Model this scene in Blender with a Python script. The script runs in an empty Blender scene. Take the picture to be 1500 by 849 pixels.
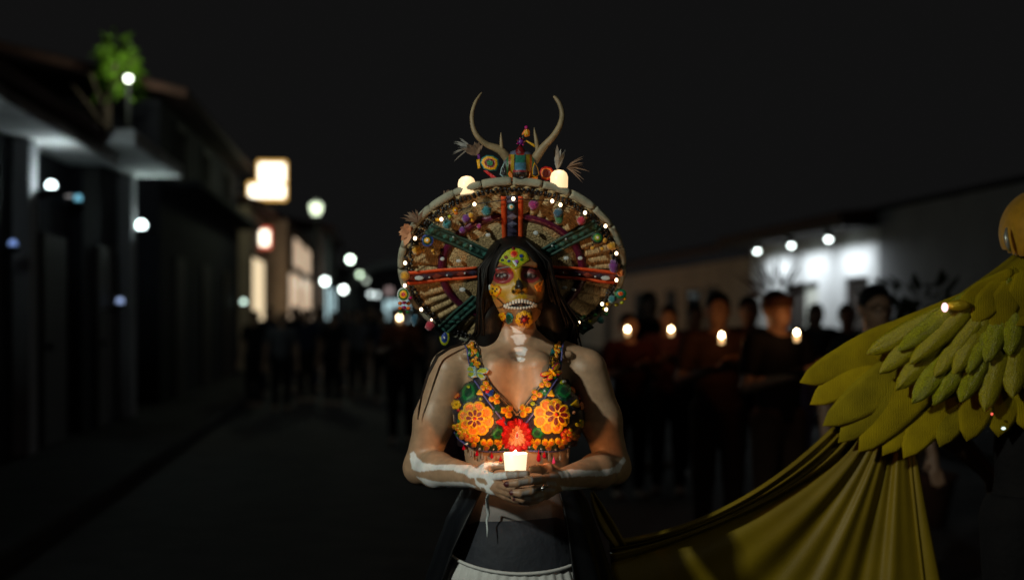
import bpy, math, random
import numpy as np
from mathutils import Vector, Matrix

scene = bpy.context.scene
COL = scene.collection
random.seed(7)
rng = np.random.default_rng(11)
PI = math.pi

# ------------------------------------------------------------------ camera
F = 2083.33            # focal length in photograph pixels (50 mm on 36 mm, 1500 px wide)
EYE = 1.42             # camera height
HOR = 460.0            # horizon row of the photograph
cam_d = bpy.data.cameras.new('camera')
cam = bpy.data.objects.new('camera', cam_d)
COL.objects.link(cam)
cam.location = (0, 0, EYE)
cam.rotation_euler = (PI / 2, 0, 0)
cam_d.lens = 50.0
cam_d.sensor_width = 36.0
cam_d.shift_y = (HOR - 424.5) / 1500.0
cam_d.clip_start = 0.05
cam_d.clip_end = 2000
cam_d.dof.use_dof = True
cam_d.dof.focus_distance = 3.17
cam_d.dof.aperture_fstop = 1.9
scene.camera = cam

# ------------------------------------------------------------------ world: plain night sky
world = bpy.data.worlds.new('World')
scene.world = world
world.use_nodes = True
wn = world.node_tree
bg = wn.nodes['Background']
bg.inputs['Color'].default_value = (1.0, 0.99, 1.0, 1)
bg.inputs['Strength'].default_value = 0.0053

scene.view_settings.view_transform = 'Standard'
scene.view_settings.look = 'None'
scene.view_settings.exposure = 0.0
scene.view_settings.gamma = 1.0
scene.cycles.use_denoising = True
scene.cycles.sample_clamp_indirect = 4.0
scene.cycles.max_bounces = 6
scene.cycles.diffuse_bounces = 3
scene.cycles.transparent_max_bounces = 8

# key light: the head of the tall lamp built further down (street_lamp beside the camera)
KEY_POS = (-1.86, 1.02, 2.55)
KEY_POWER = 280.0
# fill lamp added beside the camera to brighten the wing and the cape
FILL_POS = (2.35, 0.60, 2.6)
FILL_POWER = 18.0

# ------------------------------------------------------------------ helpers
def P(px, py, Y):
    return np.array([(px - 750.0) / F * Y, Y, EYE - (py - HOR) / F * Y])

STREET = math.atan(0.095)          # the street bears a little to the left of the view axis
CS, SN = math.cos(STREET), math.sin(STREET)
def S(r, f, z=0.0):                # street coordinates (right, forward, up) to the world
    return (r * CS - f * SN, r * SN + f * CS, z)
def px2S(px, py, Y):               # pixel at depth Y -> street coordinates
    p = P(px, py, Y)
    return (p[0] * CS + p[1] * SN, -p[0] * SN + p[1] * CS, p[2])

MATS = {}
def mat(name, col, rough=0.6, metal=0.0, emit=None, estr=0.0, var=0.18, vscale=30.0, bump=0.0, bscale=60.0,
        btype='noise', spec=0.5, sheen=0.0, attr=None, sss=0.0, trans=0.0, coat=0.0, col2=None, bdist=0.002):
    if name in MATS:
        return MATS[name]
    m = bpy.data.materials.new(name)
    m.use_nodes = True
    nt = m.node_tree
    N, L = nt.nodes, nt.links
    b = N['Principled BSDF']
    b.inputs['Roughness'].default_value = rough
    b.inputs['Metallic'].default_value = metal
    b.inputs['Specular IOR Level'].default_value = spec
    b.inputs['Sheen Weight'].default_value = sheen
    b.inputs['Coat Weight'].default_value = coat
    b.inputs['Transmission Weight'].default_value = trans
    tc = N.new('ShaderNodeTexCoord')
    nz = N.new('ShaderNodeTexNoise')
    nz.inputs['Scale'].default_value = vscale
    nz.inputs['Detail'].default_value = 4
    L.new(tc.outputs['Object'], nz.inputs['Vector'])
    rmp = N.new('ShaderNodeMapRange')
    rmp.inputs['From Min'].default_value = 0.3
    rmp.inputs['From Max'].default_value = 0.7
    rmp.inputs['To Min'].default_value = 1.0 - var
    rmp.inputs['To Max'].default_value = 1.0 + var
    L.new(nz.outputs['Fac'], rmp.inputs['Value'])
    mx = N.new('ShaderNodeMix')
    mx.data_type = 'RGBA'
    mx.blend_type = 'MULTIPLY'
    mx.inputs['Factor'].default_value = 1.0
    if attr:
        at = N.new('ShaderNodeAttribute')
        at.attribute_name = attr
        L.new(at.outputs['Color'], mx.inputs['A'])
    elif col2:
        m2 = N.new('ShaderNodeMix')
        m2.data_type = 'RGBA'
        m2.inputs['A'].default_value = (*col, 1)
        m2.inputs['B'].default_value = (*col2, 1)
        n2 = N.new('ShaderNodeTexNoise')
        n2.inputs['Scale'].default_value = vscale * 0.37
        n2.inputs['Detail'].default_value = 3
        L.new(tc.outputs['Object'], n2.inputs['Vector'])
        r2 = N.new('ShaderNodeMapRange')
        r2.inputs['From Min'].default_value = 0.4
        r2.inputs['From Max'].default_value = 0.6
        L.new(n2.outputs['Fac'], r2.inputs['Value'])
        L.new(r2.outputs['Result'], m2.inputs['Factor'])
        L.new(m2.outputs['Result'], mx.inputs['A'])
    else:
        mx.inputs['A'].default_value = (*col, 1)
    L.new(rmp.outputs['Result'], mx.inputs['B'])
    L.new(mx.outputs['Result'], b.inputs['Base Color'])
    if sss:
        b.inputs['Subsurface Weight'].default_value = sss
        b.inputs['Subsurface Radius'].default_value = (1.0, 0.35, 0.18)
        b.inputs['Subsurface Scale'].default_value = 0.006
    if emit:
        b.inputs['Emission Color'].default_value = (*emit, 1)
        b.inputs['Emission Strength'].default_value = estr
    if bump:
        if btype == 'voronoi':
            t = N.new('ShaderNodeTexVoronoi')
            t.inputs['Scale'].default_value = bscale
            t.inputs['Randomness'].default_value = 0.55
            out = t.outputs['Distance']
        elif btype == 'wave':
            t = N.new('ShaderNodeTexWave')
            t.inputs['Scale'].default_value = bscale
            t.inputs['Distortion'].default_value = 2.0
            t.inputs['Detail'].default_value = 2
            out = t.outputs['Fac']
        else:
            t = N.new('ShaderNodeTexNoise')
            t.inputs['Scale'].default_value = bscale
            t.inputs['Detail'].default_value = 5
            out = t.outputs['Fac']
        L.new(tc.outputs['Object'], t.inputs['Vector'])
        bp = N.new('ShaderNodeBump')
        bp.inputs['Strength'].default_value = bump
        bp.inputs['Distance'].default_value = bdist
        if btype == 'voronoi':
            bp.invert = True
        L.new(out, bp.inputs['Height'])
        L.new(bp.outputs['Normal'], b.inputs['Normal'])
    MATS[name] = m
    return m

def bead(name, col, **k):
    a = dict(rough=0.30, var=0.42, vscale=420, bump=0.8, bscale=430, btype='voronoi', spec=0.5, bdist=0.0012)
    a.update(k)
    return mat(name, col, **a)

def emat(name, col, strength):
    """something that gives off light"""
    if name in MATS:
        return MATS[name]
    m = bpy.data.materials.new(name)
    m.use_nodes = True
    b = m.node_tree.nodes['Principled BSDF']
    b.inputs['Base Color'].default_value = (0.6, 0.58, 0.52, 1)
    b.inputs['Roughness'].default_value = 0.4
    b.inputs['Emission Color'].default_value = (*col, 1)
    b.inputs['Emission Strength'].default_value = strength
    MATS[name] = m
    return m

def tag(o, label=None, cat=None, group=None, kind=None):
    if label: o['label'] = label
    if cat: o['category'] = cat
    if group: o['group'] = group
    if kind: o['kind'] = kind
    return o

def thing(name, label, cat, loc, rz=0.0, group=None):
    o = bpy.data.objects.new(name, None)
    COL.objects.link(o)
    o.location = [float(c) for c in loc]
    o.rotation_euler = (0, 0, rz)
    o.empty_display_size = 0.1
    return tag(o, label, cat, group)

def root_of(o):
    while o.parent: o = o.parent
    return o

def link_mesh(name, me, parent=None, smooth=False):
    o = bpy.data.objects.new(name, me)
    COL.objects.link(o)
    if parent: o.parent = parent
    if smooth:
        me.polygons.foreach_set('use_smooth', [True] * len(me.polygons))
    return o

class MB:
    """collects vertices, faces and per-face material numbers, then builds ONE mesh object"""
    def __init__(s):
        s.v, s.f, s.m = [], [], []
    def add(s, vs, fs, mi=0):
        o = len(s.v)
        s.v.extend([tuple(map(float, p)) for p in vs])
        s.f.extend([tuple(i + o for i in f) for f in fs])
        s.m.extend([mi] * len(fs))
        return s
    def box(s, lo, hi, mi=0, bev=0.0):
        x0, y0, z0 = lo; x1, y1, z1 = hi
        if not bev:
            vs = [(x0,y0,z0),(x1,y0,z0),(x1,y1,z0),(x0,y1,z0),(x0,y0,z1),(x1,y0,z1),(x1,y1,z1),(x0,y1,z1)]
            return s.add(vs, [(0,3,2,1),(4,5,6,7),(0,1,5,4),(1,2,6,5),(2,3,7,6),(3,0,4,7)], mi)
        b = bev
        prof = lambda i: [(x0+i, y0+i), (x1-i, y0+i), (x1-i, y1-i), (x0+i, y1-i)]
        vs = []
        for z, i in ((z0, b), (z0+b, 0), (z1-b, 0), (z1, b)):
            vs += [(x, y, z) for x, y in prof(i)]
        fs = [(3,2,1,0), (12,13,14,15)]
        for r in range(3):
            for k in range(4):
                a, c = r*4+k, r*4+(k+1) % 4
                fs.append((a, c, c+4, a+4))
        return s.add(vs, fs, mi)
    def tube(s, pts, rad, n=8, mi=0, caps=True, flat=1.0, up=None):
        pts = [np.array(p, float) for p in pts]
        k = len(pts)
        if not hasattr(rad, '__len__'): rad = [rad] * k
        vs, fs = [], []
        prev = None
        for i, p in enumerate(pts):
            t = pts[min(i+1, k-1)] - pts[max(i-1, 0)]
            t = t / (np.linalg.norm(t) + 1e-12)
            if prev is None:
                a = np.array(up if up is not None else ((0, 0, 1) if abs(t[2]) < 0.9 else (1, 0, 0)), float)
            else:
                a = prev
            a = a - t * (a @ t); a /= np.linalg.norm(a) + 1e-12
            prev = a
            b = np.cross(t, a)
            for j in range(n):
                th = 2*PI*j/n
                vs.append(p + rad[i]*(math.cos(th)*b + flat*math.sin(th)*a))
        for i in range(k-1):
            for j in range(n):
                q = (j+1) % n
                fs.append((i*n+j, i*n+q, (i+1)*n+q, (i+1)*n+j))
        if caps:
            fs.append(tuple(range(n))[::-1]); fs.append(tuple((k-1)*n+j for j in range(n)))
        return s.add(vs, fs, mi)
    def ball(s, c, r, n=10, m=7, mi=0):
        if not hasattr(r, '__len__'): r = (r, r, r)
        vs = [(c[0], c[1], c[2]+r[2])]
        for i in range(1, m):
            ph = PI*i/m
            for j in range(n):
                th = 2*PI*j/n
                vs.append((c[0]+r[0]*math.sin(ph)*math.cos(th), c[1]+r[1]*math.sin(ph)*math.sin(th), c[2]+r[2]*math.cos(ph)))
        vs.append((c[0], c[1], c[2]-r[2]))
        fs = [(0, 1+j, 1+(j+1) % n) for j in range(n)]
        for i in range(m-2):
            for j in range(n):
                q = (j+1) % n
                fs.append((1+i*n+j, 1+(i+1)*n+j, 1+(i+1)*n+q, 1+i*n+q))
        e = len(vs)-1
        fs += [(e, 1+(m-2)*n+(j+1) % n, 1+(m-2)*n+j) for j in range(n)]
        return s.add(vs, fs, mi)
    def lathe(s, prof, c=(0, 0, 0), n=16, mi=0):
        vs, fs = [], []
        for r, z in prof:
            for j in range(n):
                th = 2*PI*j/n
                vs.append((c[0]+r*math.cos(th), c[1]+r*math.sin(th), c[2]+z))
        for i in range(len(prof)-1):
            for j in range(n):
                q = (j+1) % n
                fs.append((i*n+j, i*n+q, (i+1)*n+q, (i+1)*n+j))
        fs.append(tuple(range(n))[::-1]); fs.append(tuple((len(prof)-1)*n+j for j in range(n)))
        return s.add(vs, fs, mi)
    def grid(s, G, mi=0, closed=False):
        """G: array (a, b, 3)"""
        a, b = G.shape[:2]
        fs = []
        for i in range(a-1):
            for j in range(b if closed else b-1):
                q = (j+1) % b
                fs.append((i*b+j, i*b+q, (i+1)*b+q, (i+1)*b+j))
        return s.add(G.reshape(-1, 3), fs, mi)
    def build(s, name, mats, parent=None, smooth=False, world=True, thick=0.0):
        """world: the vertices are in world space and are shifted into the parent's"""
        if not isinstance(mats, (list, tuple)): mats = [mats]
        vs = s.v
        if parent is not None and world:
            r = root_of(parent)
            l = r.location
            if abs(r.rotation_euler[2]) > 1e-9:
                c_, s_ = math.cos(-r.rotation_euler[2]), math.sin(-r.rotation_euler[2])
                vs = [((x-l[0])*c_-(y-l[1])*s_, (x-l[0])*s_+(y-l[1])*c_, z-l[2]) for x, y, z in vs]
            else:
                vs = [(x-l[0], y-l[1], z-l[2]) for x, y, z in vs]
        me = bpy.data.meshes.new(name)
        me.from_pydata(vs, [], s.f)
        for m in mats: me.materials.append(m)
        if len(mats) > 1: me.polygons.foreach_set('material_index', s.m)
        me.validate()
        o = link_mesh(name, me, parent, smooth)
        if thick:
            md = o.modifiers.new('thickness', 'SOLIDIFY'); md.thickness = thick; md.offset = 0
        return o

def copy_tree(o, parent=None):
    c = o.copy()
    COL.objects.link(c)
    c.parent = parent
    for ch in list(o.children):
        copy_tree(ch, c)
    return c

# ------------------------------------------------------------------ signed distance modelling
def smin(a, b, k):
    h = np.clip(0.5 + 0.5*(b-a)/k, 0, 1)
    return b + (a-b)*h - k*h*(1-h)
def smax(a, b, k):
    return -smin(-a, -b, k)
def d_cap(Q, a, b, ra, rb):
    a = np.asarray(a, np.float32); b = np.asarray(b, np.float32)
    ba = b-a
    t = np.clip(((Q-a) @ ba)/(ba @ ba), 0, 1)
    d = Q-a-t[:, None]*ba
    return np.sqrt(np.einsum('ij,ij->i', d, d)) - (ra+(rb-ra)*t)
def d_ell(Q, c, r):
    r = np.asarray(r, np.float32)
    q = (Q-np.asarray(c, np.float32))/r
    k = np.sqrt(np.einsum('ij,ij->i', q, q))
    return (k-1.0)*min(r) if False else k*(k-1.0)/(np.sqrt(np.einsum('ij,ij->i', q/r, q/r))+1e-9)
def d_sph(Q, c, r):
    d = Q-np.asarray(c, np.float32)
    return np.sqrt(np.einsum('ij,ij->i', d, d))-r

def sdf_mesh(fn, lo, hi, h, newton=1):
    B = 8
    lo = np.asarray(lo, float); hi = np.asarray(hi, float)
    nb = np.ceil((hi-lo)/(h*B)).astype(int)
    n = nb*B
    def ev(Q):
        Q = Q.astype(np.float32)
        out = np.empty(len(Q), np.float32)
        for i in range(0, len(Q), 60000):
            out[i:i+60000] = fn(Q[i:i+60000])
        return out
    bi = np.stack(np.meshgrid(*[np.arange(k) for k in nb], indexing='ij'), -1).reshape(-1, 3)
    cd = ev(lo + (bi*B + B/2-0.5)*h)
    act = np.abs(cd) < h*B*1.25
    V = np.ones(tuple(n), np.float32)
    Vb = V.reshape(nb[0], B, nb[1], B, nb[2], B).transpose(0, 2, 4, 1, 3, 5)
    Vb[...] = np.where(cd < 0, -1.0, 1.0).reshape(*nb, 1, 1, 1)
    ab = bi[act]
    loc = np.stack(np.meshgrid(*[np.arange(B)]*3, indexing='ij'), -1).reshape(-1, 3)
    nodes = (ab[:, None, :]*B + loc[None]).reshape(-1, 3)
    vals = ev(lo + nodes*h)
    V = np.ascontiguousarray(V)
    V[nodes[:, 0], nodes[:, 1], nodes[:, 2]] = vals
    for ax in range(3):                                    # close the surface at the box
        sl = [slice(None)]*3
        for e in (0, -1):
            sl[ax] = e
            V[tuple(sl)] = np.maximum(V[tuple(sl)], 1e-4)
    ins = V < 0
    c = np.zeros(tuple(n-1), np.int8)
    for dx in (0, 1):
        for dy in (0, 1):
            for dz in (0, 1):
                c += ins[dx:n[0]-1+dx, dy:n[1]-1+dy, dz:n[2]-1+dz]
    cells = np.argwhere((c > 0) & (c < 8))
    idx = np.full(tuple(n-1), -1, np.int32)
    idx[cells[:, 0], cells[:, 1], cells[:, 2]] = np.arange(len(cells))
    acc = np.zeros((len(cells), 3)); cnt = np.zeros(len(cells))
    corner = [np.array((i, j, k)) for i in (0, 1) for j in (0, 1) for k in (0, 1)]
    cv = [V[cells[:, 0]+q[0], cells[:, 1]+q[1], cells[:, 2]+q[2]] for q in corner]
    for a in range(8):
        for b in range(a+1, 8):
            if np.abs(corner[a]-corner[b]).sum() != 1: continue
            va, vb = cv[a], cv[b]
            m = (va < 0) != (vb < 0)
            t = np.where(m, va/(va-vb+1e-12), 0)
            pt = corner[a] + t[:, None]*(corner[b]-corner[a])
            acc += pt*m[:, None]; cnt += m
    verts = lo + (cells + acc/cnt[:, None])*h
    quads = []
    for ax in range(3):
        o1, o2 = [(1, 2), (2, 0), (0, 1)][ax]
        sa = [slice(None)]*3; sb = [slice(None)]*3
        sa[ax] = slice(0, -1); sb[ax] = slice(1, None)
        A, Bm = ins[tuple(sa)], ins[tuple(sb)]
        e = np.argwhere(A != Bm)
        e = e[(e[:, o1] > 0) & (e[:, o2] > 0) & (e[:, o1] < n[o1]-1) & (e[:, o2] < n[o2]-1)]
        flip = A[e[:, 0], e[:, 1], e[:, 2]]
        def cell(d1, d2):
            q = e.copy(); q[:, o1] -= d1; q[:, o2] -= d2
            return idx[q[:, 0], q[:, 1], q[:, 2]]
        q = np.stack([cell(1, 1), cell(0, 1), cell(0, 0), cell(1, 0)], 1)
        q[~flip] = q[~flip][:, ::-1]
        quads.append(q)
    quads = np.concatenate(quads)
    quads = quads[(quads >= 0).all(1)]
    for _ in range(newton):
        d = ev(verts)
        g = np.stack([ev(verts+np.eye(3)[k]*h*0.5)-ev(verts-np.eye(3)[k]*h*0.5) for k in range(3)], 1)/h
        g2 = (g*g).sum(1)+1e-6
        stp = np.clip(d/g2, -h, h)
        verts = verts - (stp*1.0)[:, None]*g
    return verts, quads

def mesh_np(name, verts, quads, mats, parent=None, smooth=True, cols=None, origin=None):
    me = bpy.data.meshes.new(name)
    v = np.asarray(verts, np.float32)
    if origin is not None: v = v - np.asarray(origin, np.float32)
    me.vertices.add(len(v)); me.vertices.foreach_set('co', v.ravel())
    q = np.asarray(quads, np.int32)
    me.loops.add(q.size); me.loops.foreach_set('vertex_index', q.ravel())
    me.polygons.add(len(q))
    me.polygons.foreach_set('loop_start', np.arange(0, q.size, q.shape[1], dtype=np.int32))
    me.polygons.foreach_set('loop_total', np.full(len(q), q.shape[1], np.int32))
    if not isinstance(mats, (list, tuple)): mats = [mats]
    for m in mats: me.materials.append(m)
    if cols is not None:
        a = me.color_attributes.new('paint', 'FLOAT_COLOR', 'POINT')
        c4 = np.ones((len(v), 4), np.float32); c4[:, :3] = cols
        a.data.foreach_set('color', c4.ravel())
    me.update(calc_edges=True)
    me.validate()
    return link_mesh(name, me, parent, smooth)

def project(Q):
    """photograph pixel of world points"""
    return 750 + F*Q[:, 0]/Q[:, 1], HOR + F*(EYE-Q[:, 2])/Q[:, 1]

def in_poly(x, y, poly):
    poly = np.asarray(poly, float)
    ins = np.zeros(len(x), bool)
    j = len(poly)-1
    for i in range(len(poly)):
        xi, yi = poly[i]; xj, yj = poly[j]
        c = ((yi > y) != (yj > y)) & (x < (xj-xi)*(y-yi)/(yj-yi+1e-12)+xi)
        ins ^= c
        j = i
    return ins
# ------------------------------------------------------------------ the setting
M_ASPH = mat('asphalt', (.045, .045, .047), rough=.85, var=.35, vscale=3.0, bump=.5, bscale=90, bdist=.01)
M_PAVE = mat('pavement_concrete', (.026, .026, .025), rough=.9, spec=.2, var=.35, vscale=2.0, bump=.4, bscale=60, bdist=.006)
M_WHITEWALL = mat('white_limewash', (.72, .72, .72), rough=.8, var=.07, vscale=1.6, bump=.3, bscale=14, bdist=.01)
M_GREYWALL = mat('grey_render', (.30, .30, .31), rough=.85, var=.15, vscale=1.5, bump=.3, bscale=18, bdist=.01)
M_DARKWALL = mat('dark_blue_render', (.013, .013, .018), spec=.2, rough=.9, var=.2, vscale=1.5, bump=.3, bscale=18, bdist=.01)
M_OCHRE = mat('ochre_render', (.45, .33, .24), rough=.85, var=.15, vscale=1.4, bump=.3, bscale=16, bdist=.01)
M_TILE = mat('clay_tile', (.085, .036, .024), rough=.85, var=.3, vscale=6, bump=.3, bscale=30, bdist=.006)
M_WOOD = mat('dark_door_wood', (.022, .014, .010), rough=.7, var=.3, vscale=9, bump=.3, bscale=40, btype='wave', bdist=.004)
M_SOFFIT = mat('weathered_soffit', (.55, .56, .54), rough=.85, var=.35, vscale=2.2, col2=(.30, .30, .29), bump=.4, bscale=25, bdist=.008)
M_POLE = mat('painted_iron', (.010, .011, .011), rough=.6, var=.2, vscale=12, spec=.2)
M_GLASSD = mat('dark_window_glass', (.02, .022, .025), rough=.08, var=.05, spec=.7)

g = MB().box((-220, -60, -.4), (220, 420, 0)).build('street', M_ASPH); tag(g, 'dark asphalt street running away between the houses', kind='structure')
def strip(name, r0, r1, f0, f1, h, label):
    mb = MB()
    mb.box((0, 0, .004), (r1-r0, f1-f0, h), bev=.02)
    o = mb.build(name, M_PAVE); o.location = S(r0, f0, 0); o.rotation_euler = (0, 0, STREET)
    return tag(o, label, kind='structure')
strip('pavement', -9, -2.0, 2, 95, .14, 'raised concrete pavement along the porch side of the street')
strip('pavement', 5.6, 16, 10, 95, .14, 'raised concrete pavement in front of the white building')

def building(name, label, r0, r1, f0, f1):
    t = thing(name, label, 'building', S(r0, f0, 0), STREET)
    return t, (lambda r, f, z: (r-r0, f-f0, z))

def tiled_roof(t, L, r0, r1, f0, f1, z0, z1, m, name='roof', th=.12, ribs=.22):
    """single pitch from (r0, z0) up to (r1, z1) with tile courses as ribs"""
    mb = MB()
    n = max(3, int(abs(f1-f0)/ribs))
    G = []
    for i in range(n*4+1):
        f = f0+(f1-f0)*i/(n*4)
        b = .028*abs(math.sin(PI*i/4))
        G.append([L(r0+(r1-r0)*k/6, f, z0+(z1-z0)*k/6+b+.012*((k*7) % 2)) for k in range(7)])
    mb.grid(np.array(G))
    a, b_, c, d = L(r0, f0, z0-th), L(r1, f0, z1-th), L(r1, f1, z1-th), L(r0, f1, z0-th)
    mb.add([a, b_, c, d, L(r0, f0, z0), L(r1, f0, z1), L(r1, f1, z1), L(r0, f1, z0)], [(0,1,2,3),(0,4,5,1),(1,5,6,2),(2,6,7,3),(3,7,4,0)])
    return mb.build(name, m, t, world=False)

def window_unit(t, L, rf, side, f0, f1, z0, z1, glass, frame, name='window', mull=1):
    """a window on the wall face at right-offset rf; side = +1 if the street lies towards +r"""
    s = side
    mb = MB()
    def bx(a, b):
        lo = np.minimum(a, b); hi = np.maximum(a, b); mb.box(lo, hi)
    fw = .07
    for (fa, fb, za, zb) in ((f0-fw, f1+fw, z0-fw, z0), (f0-fw, f1+fw, z1, z1+fw), (f0-fw, f0, z0, z1), (f1, f1+fw, z0, z1)):
        bx(np.array(L(rf-.02*s, fa, za)), np.array(L(rf+.05*s, fb, zb)))
    for k in range(1, mull+1):
        fm = f0+(f1-f0)*k/(mull+1)
        bx(np.array(L(rf-.02*s, fm-.025, z0+.001)), np.array(L(rf+.04*s, fm+.025, z1-.001)))
    fr = mb.build(name, frame, t, world=False)
    mb = MB()
    lo = np.array(L(rf+.003*s, f0+.002, z0+.002)); hi = np.array(L(rf+.014*s, f1-.002, z1-.002))
    mb.box(np.minimum(lo, hi), np.maximum(lo, hi))
    mb.build('pane', glass, fr, world=False)
    return fr

# --- house with the lit eave (left, near)
t, L = building('porch_house', 'dark house with a pale lit eave and wall lamps at the edge of the street', -9.0, -3.25, 4.2, 15.4)
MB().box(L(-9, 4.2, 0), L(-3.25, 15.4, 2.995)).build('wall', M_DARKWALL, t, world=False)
MB().box(L(-9.3, 4.0, 3.0), L(-2.75, 15.5, 3.12), bev=.015).build('eave', M_SOFFIT, t, world=False)
tiled_roof(t, L, -2.7, -6.2, 3.95, 15.55, 3.26, 4.1, M_TILE)
tiled_roof(t, L, -9.4, -6.2, 3.95, 15.55, 3.26, 4.1, M_TILE)
for f in (7.9, 13.25):
    MB().box(L(-3.247, f-.16, .15), L(-3.10, f+.16, 2.99), bev=.01).build('pilaster', M_GREYWALL, t, world=False)
for f0 in (5.2, 9.8, 14.1):
    d = MB().box(L(-3.248, f0, .14), L(-3.20, f0+1.0, 2.2)).build('door', M_WOOD, t, world=False)
    MB().ball(L(-3.17, f0+.12, 1.1), .035, 8, 5).build('handle', M_POLE, d, world=False)
window_unit(t, L, -3.25, 1, 11.2, 12.4, 1.0, 2.2, M_GLASSD, M_WOOD)

t, L = building('canopy_house', 'narrow white house with a flat concrete canopy and a lamp-lit pillar', -8.5, -3.15, 15.65, 18.4)
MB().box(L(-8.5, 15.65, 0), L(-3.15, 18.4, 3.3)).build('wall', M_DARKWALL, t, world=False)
MB().box(L(-8.6, 15.6, 3.303), L(-3.05, 18.45, 3.42), bev=.02).build('parapet', M_GREYWALL, t, world=False)
MB().box(L(-3.147, 14.55, 3.126+.002), L(-2.42, 18.1, 3.28), bev=.015).build('canopy', M_SOFFIT, t, world=False)
MB().box(L(-3.147, 17.72, .15), L(-2.98, 18.05, 3.12), bev=.01).build('pilaster', M_GREYWALL, t, world=False)
d = MB().box(L(-3.148, 16.3, .14), L(-3.10, 17.2, 2.2)).build('door', M_WOOD, t, world=False)
MB().ball(L(-3.07, 16.42, 1.1), .035, 8, 5).build('handle', M_POLE, d, world=False)

t, L = building('dark_house', 'tall unlit dark blue house with a sloping roof edge', -9.5, -3.1, 20.8, 32.4)
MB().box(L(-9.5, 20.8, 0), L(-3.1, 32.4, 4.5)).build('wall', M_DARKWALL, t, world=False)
tiled_roof(t, L, -2.7, -6.3, 20.6, 32.5, 4.62, 5.5, M_TILE)
tiled_roof(t, L, -9.9, -6.3, 20.6, 32.5, 4.62, 5.5, M_TILE)
MB().box(L(-3.097, 21.0, 3.28), L(-2.55, 32.0, 3.36)).build('awning', M_DARKWALL, t, world=False)
for f0 in (22.2, 25.6, 29.2):
    d = MB().box(L(-3.098, f0, .14), L(-3.06, f0+1.1, 2.3)).build('door', M_WOOD, t, world=False)
    window_unit(t, L, -3.1, 1, f0+.1, f0+1.0, 3.55, 4.3, M_GLASSD, M_WOOD)

# --- shop with the bright signs
E_WARM = emat('warm_shop_light', (1.0, .78, .48), .95)
E_WARM2 = emat('warm_shop_light_soft', (1.0, .72, .48), .62)
E_CYAN = emat('cool_shop_light', (.66, .95, 1.0), .9)
t, L = building('corner_shop', 'warmly lit corner shop under glowing white signs', -10, -2.9, 32.9, 50)
MB().box(L(-10, 32.9, 0), L(-2.9, 50, 3.9)).build('wall', M_OCHRE, t, world=False)
tiled_roof(t, L, -2.5, -6.4, 32.8, 50.2, 3.98, 5.0, M_TILE)
for (f0, f1, z0, z1, m_) in ((33.2, 37.0, .5, 2.75, E_WARM),):
    window_unit(t, L, -2.9, 1, f0, f1, z0, z1, m_, M_WOOD, mull=0)
MB().box(L(-2.899, 37.6, 0), L(-2.35, 51.6, 3.88)).build('shop_front', M_OCHRE, t, world=False)
for (f0, f1, z0, z1) in ((37.9, 44.2, .4, 2.55), (44.6, 51.3, .4, 2.55), (40.0, 44.6, 2.75, 3.6), (45.0, 50.5, 2.75, 3.6)):
    window_unit(t, L, -2.35, 1, f0, f1, z0, z1, E_WARM2, M_WOOD, mull=0)
def sign(label, px, py, Y, boxes, edge, loc_label=None):
    c = px2S(px, py, Y)
    t = thing('shop_sign', label, 'sign', S(c[0], c[1], c[2]), STREET, 'glowing shop signs')
    k = Y/F
    for n_, (x0, x1, y0, y1, off) in zip(('panel', 'panel'), boxes):
        o = MB().box(((x0-px)*k, -.06-off, (py-y1)*k), ((x1-px)*k, .06-off, (py-y0)*k), bev=.05).build(n_, emat('sign_white', (1.0, .92, .72), 3.2), t, world=False)
        MB().box(((x0-px)*k-.05, -.04-off, (py-y1)*k-.05), ((x1-px)*k+.05, .055-off, (py-y0)*k+.05), bev=.03).build('sign_rim', edge, o, world=False)
    x0, x1, y0, y1, _ = boxes[0]
    MB().box((-1.5, -.03, -.04), ((x0-px)*k-.051, .03, .04)).build('bracket', M_POLE, t, world=False)
    return t
sign('large glowing cream sign above the smaller red-edged sign', 393, 264, 34.6, [(380, 417, 238, 268, 0), (366, 417, 269.5, 291, .02)], emat('sign_amber', (1.0, .55, .12), 1.0))
sign('small glowing white sign with a red edge above the lit shop window', 381, 347, 35.5, [(369, 394, 336, 361, 0)], emat('sign_red', (1.0, .12, .06), .9))

t, L = building('grey_house', 'dim grey house beyond the warmly lit shop', -10, -1.9, 51, 66)
MB().box(L(-10, 51, 0), L(-1.9, 66, 4.4)).build('wall', M_GREYWALL, t, world=False)
tiled_roof(t, L, -1.5, -6, 50.8, 66.2, 4.5, 5.4, M_TILE)
for (f0, f1) in ((51.6, 55.8), (57.2, 60.5), (61.8, 65)):
    window_unit(t, L, -1.9, 1, f0, f1, .5, 2.5, E_CYAN, M_POLE, mull=0)
t, L = building('far_house', 'pale far house closing the end of the street', -3.0, 8, 92, 98)
MB().box(L(-3, 92, 0), L(8, 98, 4.2)).build('wall', M_GREYWALL, t, world=False)
tiled_roof(t, L, -3.2, 8.2, 91.5, 98, 4.3, 4.9, M_TILE)
window_unit(t, (lambda r, f, z: L(f-70+.0, 92-(r-0), z)), 0.0, 1, 70.5, 72.0, 1.0, 2.3, E_CYAN, M_POLE)
# pale arch spanning the far end of the street
t = thing('street_arch', 'pale curved arch over the far end of the street', 'arch', S(1.2, 74, 0), STREET)
for x in (-2.6, 2.6):
    MB().box((x-.25, -.25, 0), (x+.25, .25, 2.6), bev=.03).build('pier', M_WHITEWALL, t, world=False)
MB().tube([(-2.6*math.cos(PI*k/16), 0, 2.6+1.5*math.sin(PI*k/16)) for k in range(17)], .26, 8).build('arch_band', M_WHITEWALL, t, smooth=True, world=False)

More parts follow.
